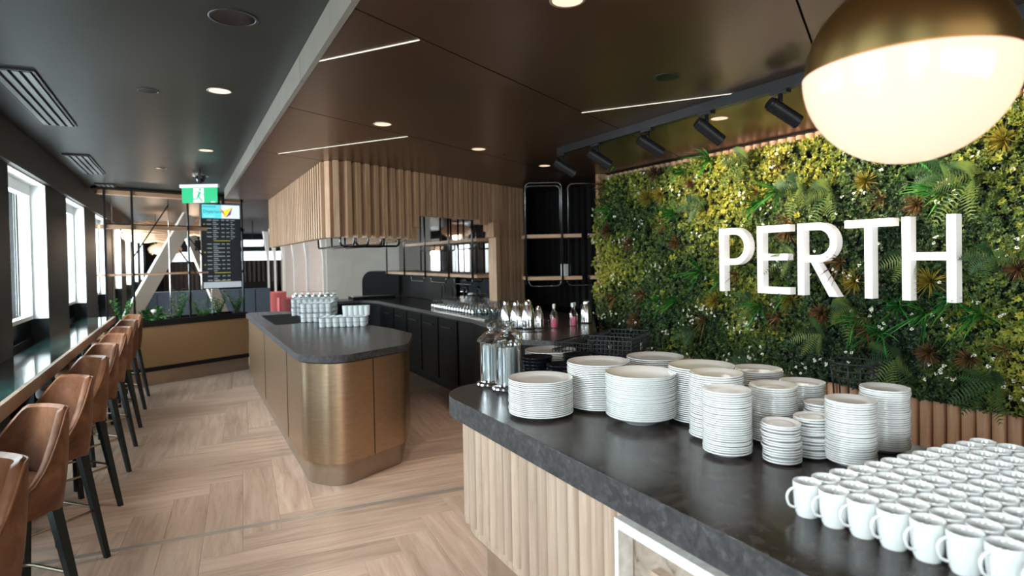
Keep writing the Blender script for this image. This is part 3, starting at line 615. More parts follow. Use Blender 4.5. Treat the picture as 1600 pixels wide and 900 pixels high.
def fern_mesh(seed):
    r = random.Random(seed); mb = MB(); t = []
    for i in range(7):
        az = 2*PI*i/7+r.uniform(-.3, .3); el = r.uniform(.5, 1.2); d = Vector((-math.cos(el), math.sin(el)*math.cos(az), math.sin(el)*math.sin(az))).normalized(); l = r.uniform(.15, .23); side = d.cross(Vector((-1, 0, 0))).normalized(); tt = r.random()
        for q in range(1, 15):
            f = q/15; c = d*(l*f)+Vector((-.03*math.sin(f*3), 0, -.06*f*f)); wl = .055*math.sin(PI*min(1, f*.85+.12)); 
            for sg in (-1, 1):
                e = c+side*sg*wl+d*.012; pp = d*.0045; mb.add([c-pp, c+pp, e], [(0, 1, 2)]); t += [min(1, max(0, tt+r.uniform(-.15, .15)))]*3
    me = mb.mesh('fern', 'fern'); at = me.attributes.new('tint', 'FLOAT', 'POINT'); at.data.foreach_set('value', t); return me
GT = [blade_tuft('grass', 34, .22, .009, 20+i, .45) for i in range(3)]; BT = [blade_tuft('brown_tuft', 26, .19, .009, 30+i, .5) for i in range(2)]; FT = [fern_mesh(40+i) for i in range(3)]
BU = [blade_tuft('brown_tuft', 200, .10, .005, 50+i, .2, 1.2) for i in range(2)]; OT = [blade_tuft('olive_tuft', 150, .12, .005, 60+i, .2, 1.1) for i in range(2)]
def plant(name, meshes, y, z, sc=1, i=0):
    o = link(name, meshes[i % len(meshes)], lw, (LX-.07-max(.0, .06+.03*depthn(y, z)), y, z)); o.rotation_euler = (random.uniform(-.9, .9), 0, 0); o.scale = (sc,)*3
# positions read off the photograph (y along the wall, z height)
import itertools
def wp(px, py): # pixel to wall point
    v = (px-800)/950; h = -(py-417.5)/950; d = r2*v+u2*h+fw; k = (LX-.1)/d.x; return d.y*k, 1.65+d.z*k
for i, (px, py) in enumerate([(978,245),(955,330),(1075,270),(1060,335),(1100,425),(1065,470),(1040,470),(1215,300),(1190,320),(1440,255),(1195,480),(1235,455),(1410,480),(1450,490),(1500,470),(1380,520),(1340,500),(1545,490),(1115,250),(1130,435),(1480,300)]):
    y, z = wp(px, py); plant('grass_tuft', GT, y, z, random.uniform(.85, 1.15), i)
for i, (px, py) in enumerate([(945,290),(1045,350),(1230,255),(1240,345),(1010,460),(965,465),(1320,410),(1385,310),(1222,495),(1155,430),(1360,515),(1580,545),(1100,500),(1180,300)]):
    y, z = wp(px, py); plant('red_grass_tuft', BT, y, z, random.uniform(.8, 1.1), i)
for i, (px, py) in enumerate([(1105,320),(1170,250),(1250,295),(1480,270),(1530,280),(1180,470),(1085,520),(1250,400),(1430,400),(1560,400),(1330,480),(1290,520),(1560,600),(1000,540),(1400,560),(1180,560),(1300,300)]):
    y, z = wp(px, py); plant('fern', FT, y, z, random.uniform(.85, 1.2), i)
for i, (px, py) in enumerate([(990,380),(1060,380),(955,360),(1090,290),(1440,320),(1240,360),(1290,490),(1140,390),(1600,420),(1520,560),(1030,270),(1000,500),(1460,550),(1200,420)]):
    y, z = wp(px, py); plant('bristle_tuft', BU, y, z, random.uniform(.8, 1.2), i)
for i, (px, py) in enumerate([(1040,305),(1360,285),(1120,470),(1460,440),(1340,440),(1235,470),(1500,220),(1020,310),(1570,220)]):
    y, z = wp(px, py); plant('olive_tuft', OT, y, z, random.uniform(.8, 1.2), i)
# ---- PERTH lettering: thick white letters standing off the plants
LF, LD, LZ0, LH, ST = 3.84, .062, 1.345, .505, .050
def letter(ch, ya, yb):
    W = ya-yb; mb = MB()
    def toW(u, v): return (u, v)
    def extr(poly):      # poly in (u to the right, v up), ccw seen from the room
        n = len(poly); vs = [(LF, ya-u, LZ0+v) for u, v in poly]+[(LF+LD, ya-u, LZ0+v) for u, v in poly]
        mb.add(vs, [tuple(range(n)), tuple(range(2*n-1, n-1, -1))]+[((i+1) % n, i, i+n, (i+1) % n+n) for i in range(n)])
    def rect(u0, v0, u1, v1): extr([(u0, v0), (u1, v0), (u1, v1), (u0, v1)])
    def bowl(v0, v1):
        r = (v1-v0)/2; cx = W-r; q = []; n = 14
        for i in range(n): 
            a0, a1 = -PI/2+PI*i/n, -PI/2+PI*(i+1)/n; ri = r-ST
            extr([(cx+ri*math.cos(a0), v0+r+ri*math.sin(a0)), (cx+r*math.cos(a0), v0+r+r*math.sin(a0)), (cx+r*math.cos(a1), v0+r+r*math.sin(a1)), (cx+ri*math.cos(a1), v0+r+ri*math.sin(a1))])
        rect(ST, v0, cx, v0+ST); rect(ST, v1-ST, cx, v1)
    if ch == 'P': rect(0, 0, ST, LH); bowl(LH*.42, LH)
    if ch == 'E': rect(0, 0, ST, LH); rect(ST, 0, W, ST); rect(ST, LH-ST, W, LH); rect(ST, LH*.49, W*.94, LH*.49+ST*.95)
    if ch == 'R': rect(0, 0, ST, LH); bowl(LH*.46, LH); extr([(W-ST*1.2, 0), (W+.005, 0), (ST*1.0+W*.35, LH*.46), (W*.35, LH*.46)])
    if ch == 'T': rect(0, LH-ST, W, LH); rect(W/2-ST/2, 0, W/2+ST/2, LH-ST)
    if ch == 'H': rect(0, 0, ST, LH); rect(W-ST, 0, W, LH); rect(ST, LH*.48, W-ST, LH*.48+ST*.95)
    o = mb.obj('letter_'+ch.lower(), 'letter_white'); return tag(o, 'large white three-dimensional letter %s on the plant wall' % ch, 'letter')
def ly(px): return wp(px, 400)[0]*LF/(LX-.1)
for ch, a, b in (('P', 1124, 1171), ('E', 1183, 1234), ('R', 1246, 1308), ('T', 1320, 1396), ('H', 1409, 1494)): letter(ch, ly(a), ly(b))
# stems anchoring the letters are hidden by leaves
for o in [x for x in D.objects if x.name.startswith('letter_')]:
    c = [sum(v.co[i] for v in o.data.vertices)/len(o.data.vertices) for i in range(3)]
    for dz in (.03, LH-.03):
        yy = max(v.co.y for v in o.data.vertices)-.028 if o.name != 'letter_t' else c[1]
        MB().beam((LF+LD, yy, LZ0+dz), (LX-.021, yy, LZ0+dz), .012, .012).obj('stud', 'black_metal', o)
# ================================================================== TRACK AND SPOTS
tr = thing('lighting_track', 'black ceiling track carrying the spotlights before the plant wall', 'light track')
MB().box(2.74, -.6, 2.492, 2.79, 4.25, ZL-.001).obj('track', 'black_metal', tr)
tm = []
for nm, (x, y) in (('farthest black track spotlight, at the left end of the track', (2.765, 4.20)), ('second black track spotlight from the left, over the plant wall edge', (2.765, 3.73)), ('third black track spotlight from the left', (2.765, 3.16)),
                   ('fourth black track spotlight from the left, tilted steeply down', (2.765, 2.64)), ('largest fully visible black track spotlight, left of the brass pendant', (2.765, 2.13)), ('black track spotlight peeping out right of the brass pendant', (2.765, 1.02))):
    k = len(tm); t = thing('track_spotlight', nm, 'spotlight', (x, y, 2.492), 0, 'spotlights on the black track'); tm.append(t)
    aim = Vector((4.05-x, -.15+.1*random.uniform(-1, 1), -.95)) ; d = Vector((.80, -.30, -.52-.12*(k == 3))).normalized()
    MB().box(-.02, -.05, -.016, .02, .05, 0).obj('adapter', 'black_metal', t)
    MB().tube([(0, 0, -.015), (0, 0, -.085)], .012, 10).obj('stem', 'black_metal', t, smooth=True)
    c = Vector((0, 0, -.10)); P = [c-d*.06, c+d*.115]
    MB().tube(P, .038, 20).obj('spot_body', 'black_metal', t, angle=40)
    MB().tube([c-d*.075, c-d*.0605], .033, 20).obj('heat_sink', 'black_metal', t, angle=40)
    mb = MB(); q = c+d*.1155; mb.tube([q, q+d*.001], .029, 20); mb.obj('lens', 'lamp_disc', t, angle=40)
    light('spot_beam', 'SPOT', Vector((x, y, 2.492))+c+d*.13, 75, WARM2, aim=(4.1, y-.5, 2.15), spot_size=R(72), spot_blend=.8, shadow_soft_size=.03)
# ================================================================== BRASS PENDANT
pd_ = thing('pendant_lamp', 'large globe pendant with brass top and glowing ribbed glass bowl', 'pendant lamp', (1.29, .70, 2.012))
rg = .186; prof = [(rg*math.cos(a), rg*math.sin(a)*.98+.004) for a in [PI/2*q/16 for q in range(17)]]; prof[-1] = (.012, prof[-1][1])
MB().lathe(prof, 64).obj('brass_shade', 'brass', pd_, smooth=True)
mb = MB(); NS = 240; prof = [(rg*1.015*math.cos(a), -rg*1.0*math.sin(a)) for a in [PI/2*q/18 for q in range(18)]]+[(.0005, -rg)]
for r_, z_ in prof:
    for k in range(NS): f = 1+.006*(k % 2)*min(1, r_/.05); a = 2*PI*k/NS; mb.v.append((r_*f*math.cos(a), r_*f*math.sin(a), z_))
for i in range(len(prof)-1):
    for k in range(NS): l_ = (k+1) % NS; mb.f.append((i*NS+k, (i+1)*NS+k, (i+1)*NS+l_, i*NS+l_)); mb.m.append(0)
mb.obj('glass_bowl', 'pendant_glass', pd_, smooth=True)
MB().tube([(0, 0, rg), (0, 0, ZL-2.013)], .006, 8).obj('rod', 'brass', pd_, smooth=True); MB().lathe([(.0005, ZL-2.04), (.06, ZL-2.04), (.06, ZL-2.013)], 24).obj('ceiling_rose', 'brass', pd_)
light('pendant_bulb', 'POINT', (1.30, .70, 2.075), .22, (1, .84, .70), shadow_soft_size=.035)
# ================================================================== BAR STOOLS
def make_stool(label):
    t = thing('bar_stool', label, 'bar stool', (0,0,0), 0, 'leather bar stools along the window ledge')    # faces -x in its own frame
    # backrest shell: half ring around the seat, top edge falling towards the front
    mb = MB(); NA, NV = 30, 8; A0 = R(95)
    def pt(a, v, off):
        c = math.cos(a); e = max(0, min(1, (abs(a)-R(40))/R(54))); hz = 1.01-.30*(e**1.25); zz = .585+(abs(a)/A0)**2*.05
        z = zz+(hz-zz)*v; lean = max(0, z-.70)*.10*max(0, math.cos(a)); rx = .215+off-(.03*(1-v)**2); ry = .205+off-(.035*(1-v)**2)-.22*max(0, z-.72)
        n = 3.0; ca_, sa_ = abs(math.cos(a))**(2/n), abs(math.sin(a))**(2/n)
        return (math.copysign(ca_, math.cos(a))*rx+lean, math.copysign(sa_, math.sin(a))*ry, z)
    for i in range(NA+1):
        a = -A0+2*A0*i/NA
        ring = [pt(a, v/NV, .028) for v in range(NV+1)]+[tuple(Vector(pt(a, 1, .014))+Vector((0,0,.012)))]+[pt(a, v/NV, -.006) for v in range(NV, -1, -1)]
        mb.v += ring
    m_ = 2*NV+3
    for i in range(NA):
        for j in range(m_): k = (j+1) % m_; mb.f.append((i*m_+j, i*m_+k, (i+1)*m_+k, (i+1)*m_+j)); mb.m.append(0)
    mb.f += [tuple(range(m_-1, -1, -1)), tuple(NA*m_+j for j in range(m_))]; mb.m += [0, 0]
    mb.f = [f[::-1] for f in mb.f]
    o = mb.obj('backrest', 'leather', t, angle=50)
    # piping along the top edge
    P = [tuple(Vector(pt(-A0+2*A0*i/NA, 1, .027))+Vector((0,0,.0))) for i in range(NA+1)]
    MB().tube(P, .0055, 6).obj('piping', 'leather', t, smooth=True)
    # seat cushion and its base
    out = [(.205*math.copysign(abs(math.cos(2*PI*i/32))**.62, math.cos(2*PI*i/32))-.03, .205*math.copysign(abs(math.sin(2*PI*i/32))**.62, math.sin(2*PI*i/32))) for i in range(32)]
    def ringstack(name, mt, lv):
        mb = MB(); n = 32
        for s_, z in lv: mb.v += [(x*s_, y*s_, z) for x, y in out]
        for i in range(len(lv)-1):
            for k in range(n): l = (k+1) % n; mb.f.append((i*n+k, i*n+l, (i+1)*n+l, (i+1)*n+k)); mb.m.append(0)
        mb.f += [tuple(range(n-1, -1, -1)), tuple((len(lv)-1)*n+k for k in range(n))]; mb.m += [0, 0]
        return mb.obj(name, mt, t, angle=50)
    ringstack('seat', 'leather', [(.97, .66), (1.03, .675), (1.05, .70), (1.03, .725), (.93, .742), (.6, .752), (.2, .755)])
    ringstack('seat_base', 'leather', [(.80, .595), (.98, .61), (1.0, .655), (.96, .659)])
    for sx in (-1, 1):
        for sy in (-1, 1):
            a = Vector((sx*.145, sy*.145, .60)); b = Vector((sx*(.235 if sx > 0 else .185), sy*.195, 0)); mb = MB()
            P = [p+Vector((i*w, j*w, 0)) for p, w in ((b, .013), (a, .021)) for i, j in ((-1,-1),(1,-1),(1,1),(-1,1))]
            mb.add(P, [(3,2,1,0),(4,5,6,7),(0,1,5,4),(1,2,6,5),(2,3,7,6),(3,0,4,7)]); mb.obj('leg', 'leg_black', t)
    pts = []
    for cx_, cy_, a0 in ((.14, .10, 0), (-.10, .10, 90), (-.10, -.10, 180), (.14, -.10, 270)):
        for q in range(5): a = R(a0+90*q/4); pts.append((cx_+.075*math.cos(a), cy_+.075*math.sin(a), .285))
    MB().tube(pts, .008, 8, closed=True).obj('footrest', 'brass_rail', t, smooth=True)
    return t
lab = ['brown leather bar stool nearest the camera, cut off by the left edge', 'brown leather bar stool, second from the camera', 'brown leather bar stool, third from the camera', 'brown leather bar stool, fourth from the camera', 'brown leather bar stool, fifth from the camera',
       'brown leather bar stool, sixth from the camera', 'brown leather bar stool, third from the planting screen end', 'brown leather bar stool, next to last before the planting screen', 'brown leather bar stool farthest from the camera, beside the planting screen']
feet = [2.45, 3.27, 4.10, 4.94, 5.70, 6.48, 7.19, 8.05, 8.85]
st0 = make_stool(lab[0]); kids(st0)
for i, fy in enumerate(feet):
    o = st0 if i == 0 else copy_tree(st0); o['label'] = lab[i]
    o.location = (-.72, fy-.012, 0); o.rotation_euler = (0, 0, R([42, 43, 42, 41, 43, 40, 42, 43, 41][i]))
# ================================================================== PLANTING SCREEN
TA = R(64.7); pdv = Vector((math.sin(TA), math.cos(TA), 0)); pn = Vector((-pdv.y, pdv.x, 0)); PA = Vector((-.499, 9.53, 0))     # pn points away from the camera
def pl_(t, off=0, z=0): return PA+pdv*t+pn*off+Vector((0,0,z))
TL, TR = -.45, 1.51
pb = thing('planter_box', 'long planter box with woven cane front and black rim near the far windows', 'planter')
def pbox(t0, t1, o0, o1, z0, z1, name, mt, parent, uv=None):
    P = [tuple(pl_(t0, o0).xy), tuple(pl_(t1, o0).xy), tuple(pl_(t1, o1).xy), tuple(pl_(t0, o1).xy)]
    return MB().prism(P, z0, z1).obj(name, mt, parent, uv=uv)
pbox(TL, TR, .02, .44, 0, .19, 'plinth', 'bronze_kick', pb)
pbox(TL, TR, .0, .46, .191, .25, 'lower_trim', 'black_matte', pb)
pbox(TL, TR, .005, .455, .251, .80, 'woven_front', 'rattan', pb, uv=lambda p: ((Vector(p)-PA).dot(pdv), p[2]))
pbox(TL, TR, -.005, .03, .801, .885, 'rim', 'black_matte', pb); pbox(TL, TR, .43, .465, .801, .885, 'rim', 'black_matte', pb); pbox(TR-.03, TR, .03, .43, .801, .885, 'rim', 'black_matte', pb); pbox(TL, TL+.03, .03, .43, .801, .885, 'rim', 'black_matte', pb)
pbox(TL+.031, TR-.031, .031, .429, .801, .84, 'soil', 'soil', pb)
def tpx(px, off=.2):     # t along the planter for a pixel column
    v = (px-800)/950; d = r2*v+fw; o = PA+pn*off; den = d.x*pdv.y-d.y*pdv.x; return (o.y*d.x-o.x*d.y)/-den if den else 0
def zpx(px, py, off=.2):
    v = (px-800)/950; h = -(py-417.5)/950; d = r2*v+u2*h+fw; o = PA+pn*off; k = (o.dot(pn))/(d.dot(pn)); p = d*k; return (p-PA).dot(pdv), 1.65+d.z*k
pf = thing('planting_screen', 'black metal lattice screen with timber rails above the planter', 'screen')
for px in (163, 206, 293, 377):
    t_ = zpx(px, 400)[0]; P = pl_(t_, .16); zb_ = .841 if t_ > TL+.05 else 0; MB().obox(P+Vector((0,0,zb_)), pdv, pn, .022, .022, ZU-.003-zb_).obj('post', 'black_metal', pf)
for px in (176, 265, 330):
    t_ = zpx(px, 400, .34)[0]; P = pl_(t_, .34); MB().obox(P+Vector((0,0,.841)), pdv, pn, .014, .014, ZU-.003-.841).obj('post', 'steel', pf)
tR = zpx(377, 400)[0]; tL = zpx(163, 400)[0]
for z, h in ((2.585, .055), (2.13, .05), (1.50, .028)):
    MB().obox(pl_((tL+tR)/2, .25, z), pdv, pn, tR-tL+.1, .15, h).obj('timber_rail', 'oak_shelf', pf)
for z in (2.18,): MB().obox(pl_((tL+tR)/2, .16, z+.002), pdv, pn, tR-tL, .02, .014).obj('rail', 'black_metal', pf)
def rod(p, q, off=.13, w=.014, name='diagonal', mt='black_metal', par=None):
    a, za = zpx(*p, off); b, zb = zpx(*q, off); MB().beam(pl_(a, off, min(za, ZU-.01)), pl_(b, off, zb), w, w).obj(name, mt, par or pf)
rod((263, 320), (209, 401)); rod((280, 391), (307, 428)); rod((296, 372), (318, 402)); rod((346, 452), (374, 488), w=.02, mt='steel')
MB().obox(pl_((tL+tR)/2, .2, ZU-.03), pdv, pn, tR-tL+.2, .2, .028).obj('head_rail', 'black_metal', pf)
# diagonal steel braces standing behind
def quadbeam(name, label, p, q, w, d, off, mt='beige_steel'):
    a, za = zpx(*p, off); b, zb = zpx(*q, off); A_ = pl_(a, off, za); B_ = pl_(b, off, zb); o = MB().beam(A_, B_, w, d, upv=tuple(pn)).obj(name, mt); return tag(o, label, 'brace')
quadbeam('steel_brace', 'wide beige diagonal steel brace rising right behind the planting screen', (143, 602), (296, 337), .205, .08, 1.0)
quadbeam('steel_brace', 'pale beige diagonal steel brace falling right towards the departures screen', (297, 370), (388, 583), .17, .08, 1.6)
# ---- plants in the planter
def leafy(kind, seed, h=.34):
    r = random.Random(seed); mb = MB(); t = []
    def leaf(b, d, l, w, dr=.25):
        s_ = d.cross(Vector((0, 0, 1)));  s_ = s_.normalized() if s_.length > .05 else Vector((1, 0, 0)); n_ = s_.cross(d); m = b+d*l*.5+n_*.006; e = b+d*l-Vector((0,0,l*dr)); mb.add([b, m-s_*w/2, m+n_*.002, m+s_*w/2, e], [(0,2,1),(0,3,2),(1,2,4),(2,3,4)]); t.extend([r.random()]*5)
    if kind == 'zz':
        for i in range(9):
            az = r.uniform(0, 2*PI); le = r.uniform(.1, .45); d = Vector((math.cos(az)*le, math.sin(az)*le, 1)).normalized(); H_ = h*r.uniform(.8, 1.25)
            mb.tube([(0,0,0), tuple(d*H_*.5), tuple(d*H_)], [.006, .005, .002], 4); t.extend([.1]*12)
            for q in range(3, 13):
                b = d*H_*q/12; sd_ = 1 if q % 2 else -1; v = (d*.5+Vector((-math.sin(az), math.cos(az), 0))*sd_).normalized(); leaf(b, v, .085, .035)
    elif kind == 'fernish':
        for i in range(26):
            az = r.uniform(0, 2*PI); el = r.uniform(.5, 1.35); d = Vector((math.cos(az)*math.cos(el), math.sin(az)*math.cos(el), math.sin(el))); l = h*r.uniform(.7, 1.2)
            for q in range(2, 11):
                b = d*l*q/11-Vector((0,0,.10*(q/11)**2)); 
                for sd_ in (-1, 1): v = (d*.35+Vector((-math.sin(az), math.cos(az), 0))*sd_).normalized(); leaf(b, v, .062*math.sin(PI*min(1, q/12+.1)), .02, .1)
    else:
        for i in range(110):
            az = r.uniform(0, 2*PI); el = r.uniform(.0, 1.4); d = Vector((math.cos(az)*math.cos(el), math.sin(az)*math.cos(el), math.sin(el))); b = d*h*r.uniform(.25, .75); b.z = abs(b.z)+.02; leaf(b, (d+Vector((r.uniform(-.4, .4), r.uniform(-.4, .4), 0))).normalized(), .075, .045)
    return mb, t
def potplant(name, label, kind, px, py, off, h, seed, mt='glossy_leaf'):
    t_, _ = zpx(px, py, off); t_ = max(t_, TL+.12); mb, tt = leafy(kind, seed, h); me = mb.mesh(name, mt); at = me.attributes.new('tint', 'FLOAT', 'POINT'); at.data.foreach_set('value', tt)
    o = link(name, me, None, pl_(t_, off, .841)); tag(o, label, 'plant', 'plants in the planter box')
potplant('zz_plant', 'upright glossy dark green plant at the window end of the planter', 'zz', 193, 490, .2, .30, 1)
potplant('bushy_plant', 'low bushy plant with a white bloom behind the last stool', 'bush', 250, 490, .22, .22, 2, 'glossy_leaf')
potplant('zz_plant', 'tall glossy dark green plant left of the middle screen post', 'zz', 280, 490, .2, .36, 3)
potplant('arching_fern', 'light green arching fern left of the departures screen', 'fernish', 313, 490, .2, .36, 4, 'grass')
potplant('zz_plant', 'dark green leafy plant directly under the departures screen', 'zz', 341, 490, .2, .27, 5)
potplant('zz_plant', 'dark green leafy plant at the aisle end of the planter', 'zz', 369, 485, .24, .26, 6)
potplant('bushy_plant', 'small dark bushy plant between window and middle post', 'bush', 228, 490, .25, .17, 7)
MB().lathe([(.0005, .0), (.03, .01), (.035, .04), (.0005, .05)], 8).obj('white_bloom', 'petal'); b = D.objects['white_bloom']; t_, _ = zpx(240, 480, .1); b.location = pl_(t_, .1, .98); b.parent = D.objects['bushy_plant']; b.location = b.location-D.objects['bushy_plant'].location
# ---- departures screen
def flat_text(body, size, parent, name, mt, M_, align='LEFT'):
    c = D.curves.new('txt', 'FONT'); c.body = body; c.size = size; c.align_x = align; c.extrude = .0004; o = D.objects.new('txt', c); COL.objects.link(o)
    dg = bpy.context.evaluated_depsgraph_get(); me = D.meshes.new_from_object(o.evaluated_get(dg)); D.objects.remove(o); me.materials.clear(); me.materials.append(MAT[mt]); q = link(name, me, parent); q.matrix_local = M_; return q
# the screen faces the camera side; local frame: x right, y up, z towards the viewer
def ptdist(px, py, dist):
    v = (px-800)/950; h = -(py-417.5)/950; d = r2*v+u2*h+fw; return Vector((0,0,1.65))+d*dist
tvl = ptdist(315.2, 388, 9.00); tvr = ptdist(377.0, 388, 9.35); tvx = (tvr-tvl); tvw = tvx.length; tvx.z = 0; tvx.normalize(); tvz = Vector((tvx.y, -tvx.x, 0))
tvh = 1.27; tvc = (tvl+tvr)/2; tvc.z = 1.90
F = Matrix(((tvx.x, 0, tvz.x, tvc.x), (tvx.y, 0, tvz.y, tvc.y), (0, 1, 0, tvc.z), (0, 0, 0, 1)))
tv = thing('departures_screen', 'tall upright departures display hanging above the planter', 'screen'); tv.matrix_world = F
W2, H2 = tvw/2, tvh/2
MB().box(-W2, -H2, -.06, W2, H2, 0).obj('casing', 'black_matte', tv)
MB().box(-.05, H2, -.045, -.01, ZU-tvc.z-.03, -.015).box(.02, H2, -.045, .06, ZU-tvc.z-.03, -.015).obj('hanger', 'black_metal', tv)
mb = MB(); mb.box(-W2-.012, -H2, -.05, -W2, H2, .002); mb.obj('edge_strip', 'steel', tv)
def panel(x0, y0, x1, y1, z, name, mt): return MB().box(x0, y0, z, x1, y1, z+.0012).obj(name, mt, tv)
panel(-W2+.012, -H2+.012, W2-.012, H2-.012, .0, 'display', 'screen_black')
hy = H2-.012; hb = H2-.215
panel(-W2+.012, hb, W2*.02, hy, .0014, 'cyan_header', 'screen_cyan'); panel(W2*.02, hb, W2-.012, hy, .0014, 'white_header', 'screen_white')
panel(-W2+.012, -H2+.012, W2-.012, -H2+.10, .0014, 'footer', 'screen_grey')
def poly(pts, z, name, mt): mb = MB(); n = len(pts); mb.prism(pts, z, z+.001); return mb.obj(name, mt, tv)
ex = -.035
poly([(ex+0, hy-.03), (ex+.10, hb+.012), (ex+.065, hb+.115)], .003, 'logo_left_wing', 'screen_orange')
poly([(ex+.065, hb+.115), (ex+.10, hb+.012), (ex+.195, hy-.028)], .0032, 'logo_centre', 'screen_yellow')
poly([(ex+.10, hb+.012), (ex+.17, hb+.06), (ex+.197, hy-.03)], .0028, 'logo_right_wing', 'screen_purple')
T = lambda x, y: Matrix.Translation((x, y, .004))
flat_text('International', .034, tv, 'line_international', 'screen_navy', T(-W2+.03, hy-.038)); flat_text('Departures', .062, tv, 'line_departures', 'screen_navy', T(-W2+.03, hb+.082)); flat_text('Terminal 1', .036, tv, 'line_terminal', 'screen_white', T(-W2+.035, hb+.022))
rows = MB(); rr = random.Random(4); y = hb-.035; k = 0; cy_ = MB()
for k in range(15):
    if k in (5, 12): cy_.box(-.11, y, .0014, .12, y+.012, .002); y -= .05
    rows.box(-W2+.075, y, .0014, -W2+.14, y+.014, .002); l = rr.uniform(.07, .12)
    if k != 8: rows.box(-W2+.16, y, .0014, -W2+.16+l, y+.014, .002)
    else: rows.box(-W2+.16, y, .0014, -W2+.31, y+.014, .002)
    rows.box(-W2+.16, y-.032, .0014, -W2+.16+l*.6, y-.020, .002); rows.box(.0, y, .0014, .042, y+.014, .002); rows.box(.068, y, .0014, .11, y+.014, .002)
    if k < 5: rows.box(.13, y, .0014, .19, y+.012, .002); rows.box(.13, y-.03, .0014, .16, y-.020, .002)
    cy_.box(-W2+.03, y-.004, .0014, -W2+.052, y+.016, .002) if k in (1, 7, 10, 14) else None
    y -= .0615
cy_.box(-.11, -H2+.112, .0014, .12, -H2+.12, .002)
o = rows.obj('flight_rows', 'screen_text', tv); o['kind'] = 'stuff'; cy_.obj('date_lines', 'screen_date', tv)
MB().box(-W2-.09, -.06, -.05, -W2-.013, .09, -.01).obj('side_box', 'black_matte', tv)
# ---- exit sign
el = ptdist(282, 289, 6.60); er = ptdist(341.5, 290, 6.60); eu = er-el; ew = eu.length; eu.z = 0; eu.normalize(); en = Vector((eu.y, -eu.x, 0)); ec = (el+er)/2; ec.z = 2.5
Fe = Matrix(((eu.x, 0, en.x, ec.x), (eu.y, 0, en.y, ec.y), (0, 1, 0, ec.z), (0, 0, 0, 1))); es = thing('exit_sign', 'green running man exit sign hanging from the dark ceiling', 'sign'); es.matrix_world = Fe
h = ew/2; MB().box(-h, -.03, -.022, h, .005, .022).obj('housing', 'white_paint', es); MB().box(-.012, .005, -.008, .012, ZU-2.5-.001, .008).obj('hanger', 'black_metal', es)
gw = h*.93; MB().box(-gw, -.195, -.004, gw, -.031, .004).obj('sign_panel', 'exit_green', es)
MB().box(-h*.32, -.19, .0045, h*.22, -.037, .0055).obj('door_symbol', 'exit_white', es)
mb = MB(); s_ = .155; ox, oy = -h*.03, -.19
def sp_(pts, w0, w1):
    for (a, b) in zip(pts, pts[1:]): A_ = Vector((ox+a[0]*s_, oy+a[1]*s_, .0062)); B_ = Vector((ox+b[0]*s_, oy+b[1]*s_, .0062)); mb.beam(A_, B_, w0*s_, .001, upv=(0, 0, 1))
sp_([(.06, .72), (-.06, .42)], .17, 0); sp_([(-.06, .45), (.12, .22), (.24, .05)], .10, 0); sp_([(-.06, .45), (-.16, .25), (-.46, .24)], .09, 0); sp_([(.06, .74), (-.18, .76), (-.32, .60)], .06, 0); sp_([(.08, .74), (.22, .56), (.44, .55)], .06, 0)
mb.prism([(ox+.08*s_+.075*s_*math.cos(2*PI*i/14), oy+.90*s_+.075*s_*math.sin(2*PI*i/14)) for i in range(14)], .0057, .0067)
mb.obj('running_figure', 'exit_green', es); MB().box(gw-.07, -.19, .0045, gw-.025, -.183, .0052).obj('small_print', 'exit_white', es)
# ---- woven pendants and far lounge furniture
def woven(px, py, dist, rr_, hh, label):
    p = ptdist(px, py, dist); t = thing('woven_pendant', label, 'pendant lamp', (p.x, p.y, p.z), 0, 'woven cane pendants in the far lounge')
    for q in range(12):
        f = q/11; rad = rr_*(math.sin(PI*min(1, .12+f*.62))**.8); z = hh*(1-f)-hh*.5
        MB().tube([(rad*math.cos(2*PI*i/20)*1.25, rad*math.sin(2*PI*i/20), z+.02*math.sin(i*1.9+q)) for i in range(20)], .011+.004*(q % 2), 5, closed=True).obj('cane_ring', 'cane', t)
    inner = [(rr_*.92*(math.sin(PI*min(1, .12+f*.62))**.8), hh*(1-f)-hh*.5) for f in [q/10 for q in range(11)]]; mb = MB(); mb.lathe(inner, 20); 
    for i in range(len(mb.v)): mb.v[i] = (mb.v[i][0]*1.25, mb.v[i][1], mb.v[i][2])
    mb.obj('cane_shade', 'cane', t, smooth=True)
    MB().lathe([(.0005, -.06), (.045, -.02), (.045, .03), (.0005, .06)], 10).obj('bulb', 'far_lamp', t, smooth=True); MB().tube([(0,0,hh*.5), (0,0,ZU-p.z)], .006, 6).obj('cord', 'black_metal', t)
    light('woven_pendant_light', 'POINT', (p.x, p.y, p.z-hh*.5-.05), 26, WARM, shadow_soft_size=.1)
woven(243, 362, 12.6, .50, .40, 'left large woven cane pendant seen through the planting screen'); woven(303, 357, 14.4, .36, .30, 'right woven cane pendant partly behind the departures screen'); woven(258, 388, 17.5, .34, .3, 'small far woven cane pendant near the window row')
bq = thing('banquette', 'blue-grey high-backed banquette beyond the planting screen', 'sofa')
MB().box(-.75, 13.4, .12, 1.55, 14.3, .45).obj('seat', 'blue_fabric', bq); MB().box(-.75, 13.25, .12, 1.55, 13.4, 1.12).obj('backrest', 'blue_fabric', bq)
for xx in (-.6, 1.4): MB().box(xx, 13.3, 0, xx+.05, 14.2, .119).obj('leg', 'black_metal', bq)
for k in range(8): MB().box(-.73+k*.285, 13.24, .15, -.725+k*.285, 13.2499, 1.10).obj('seam', 'black_matte', bq)
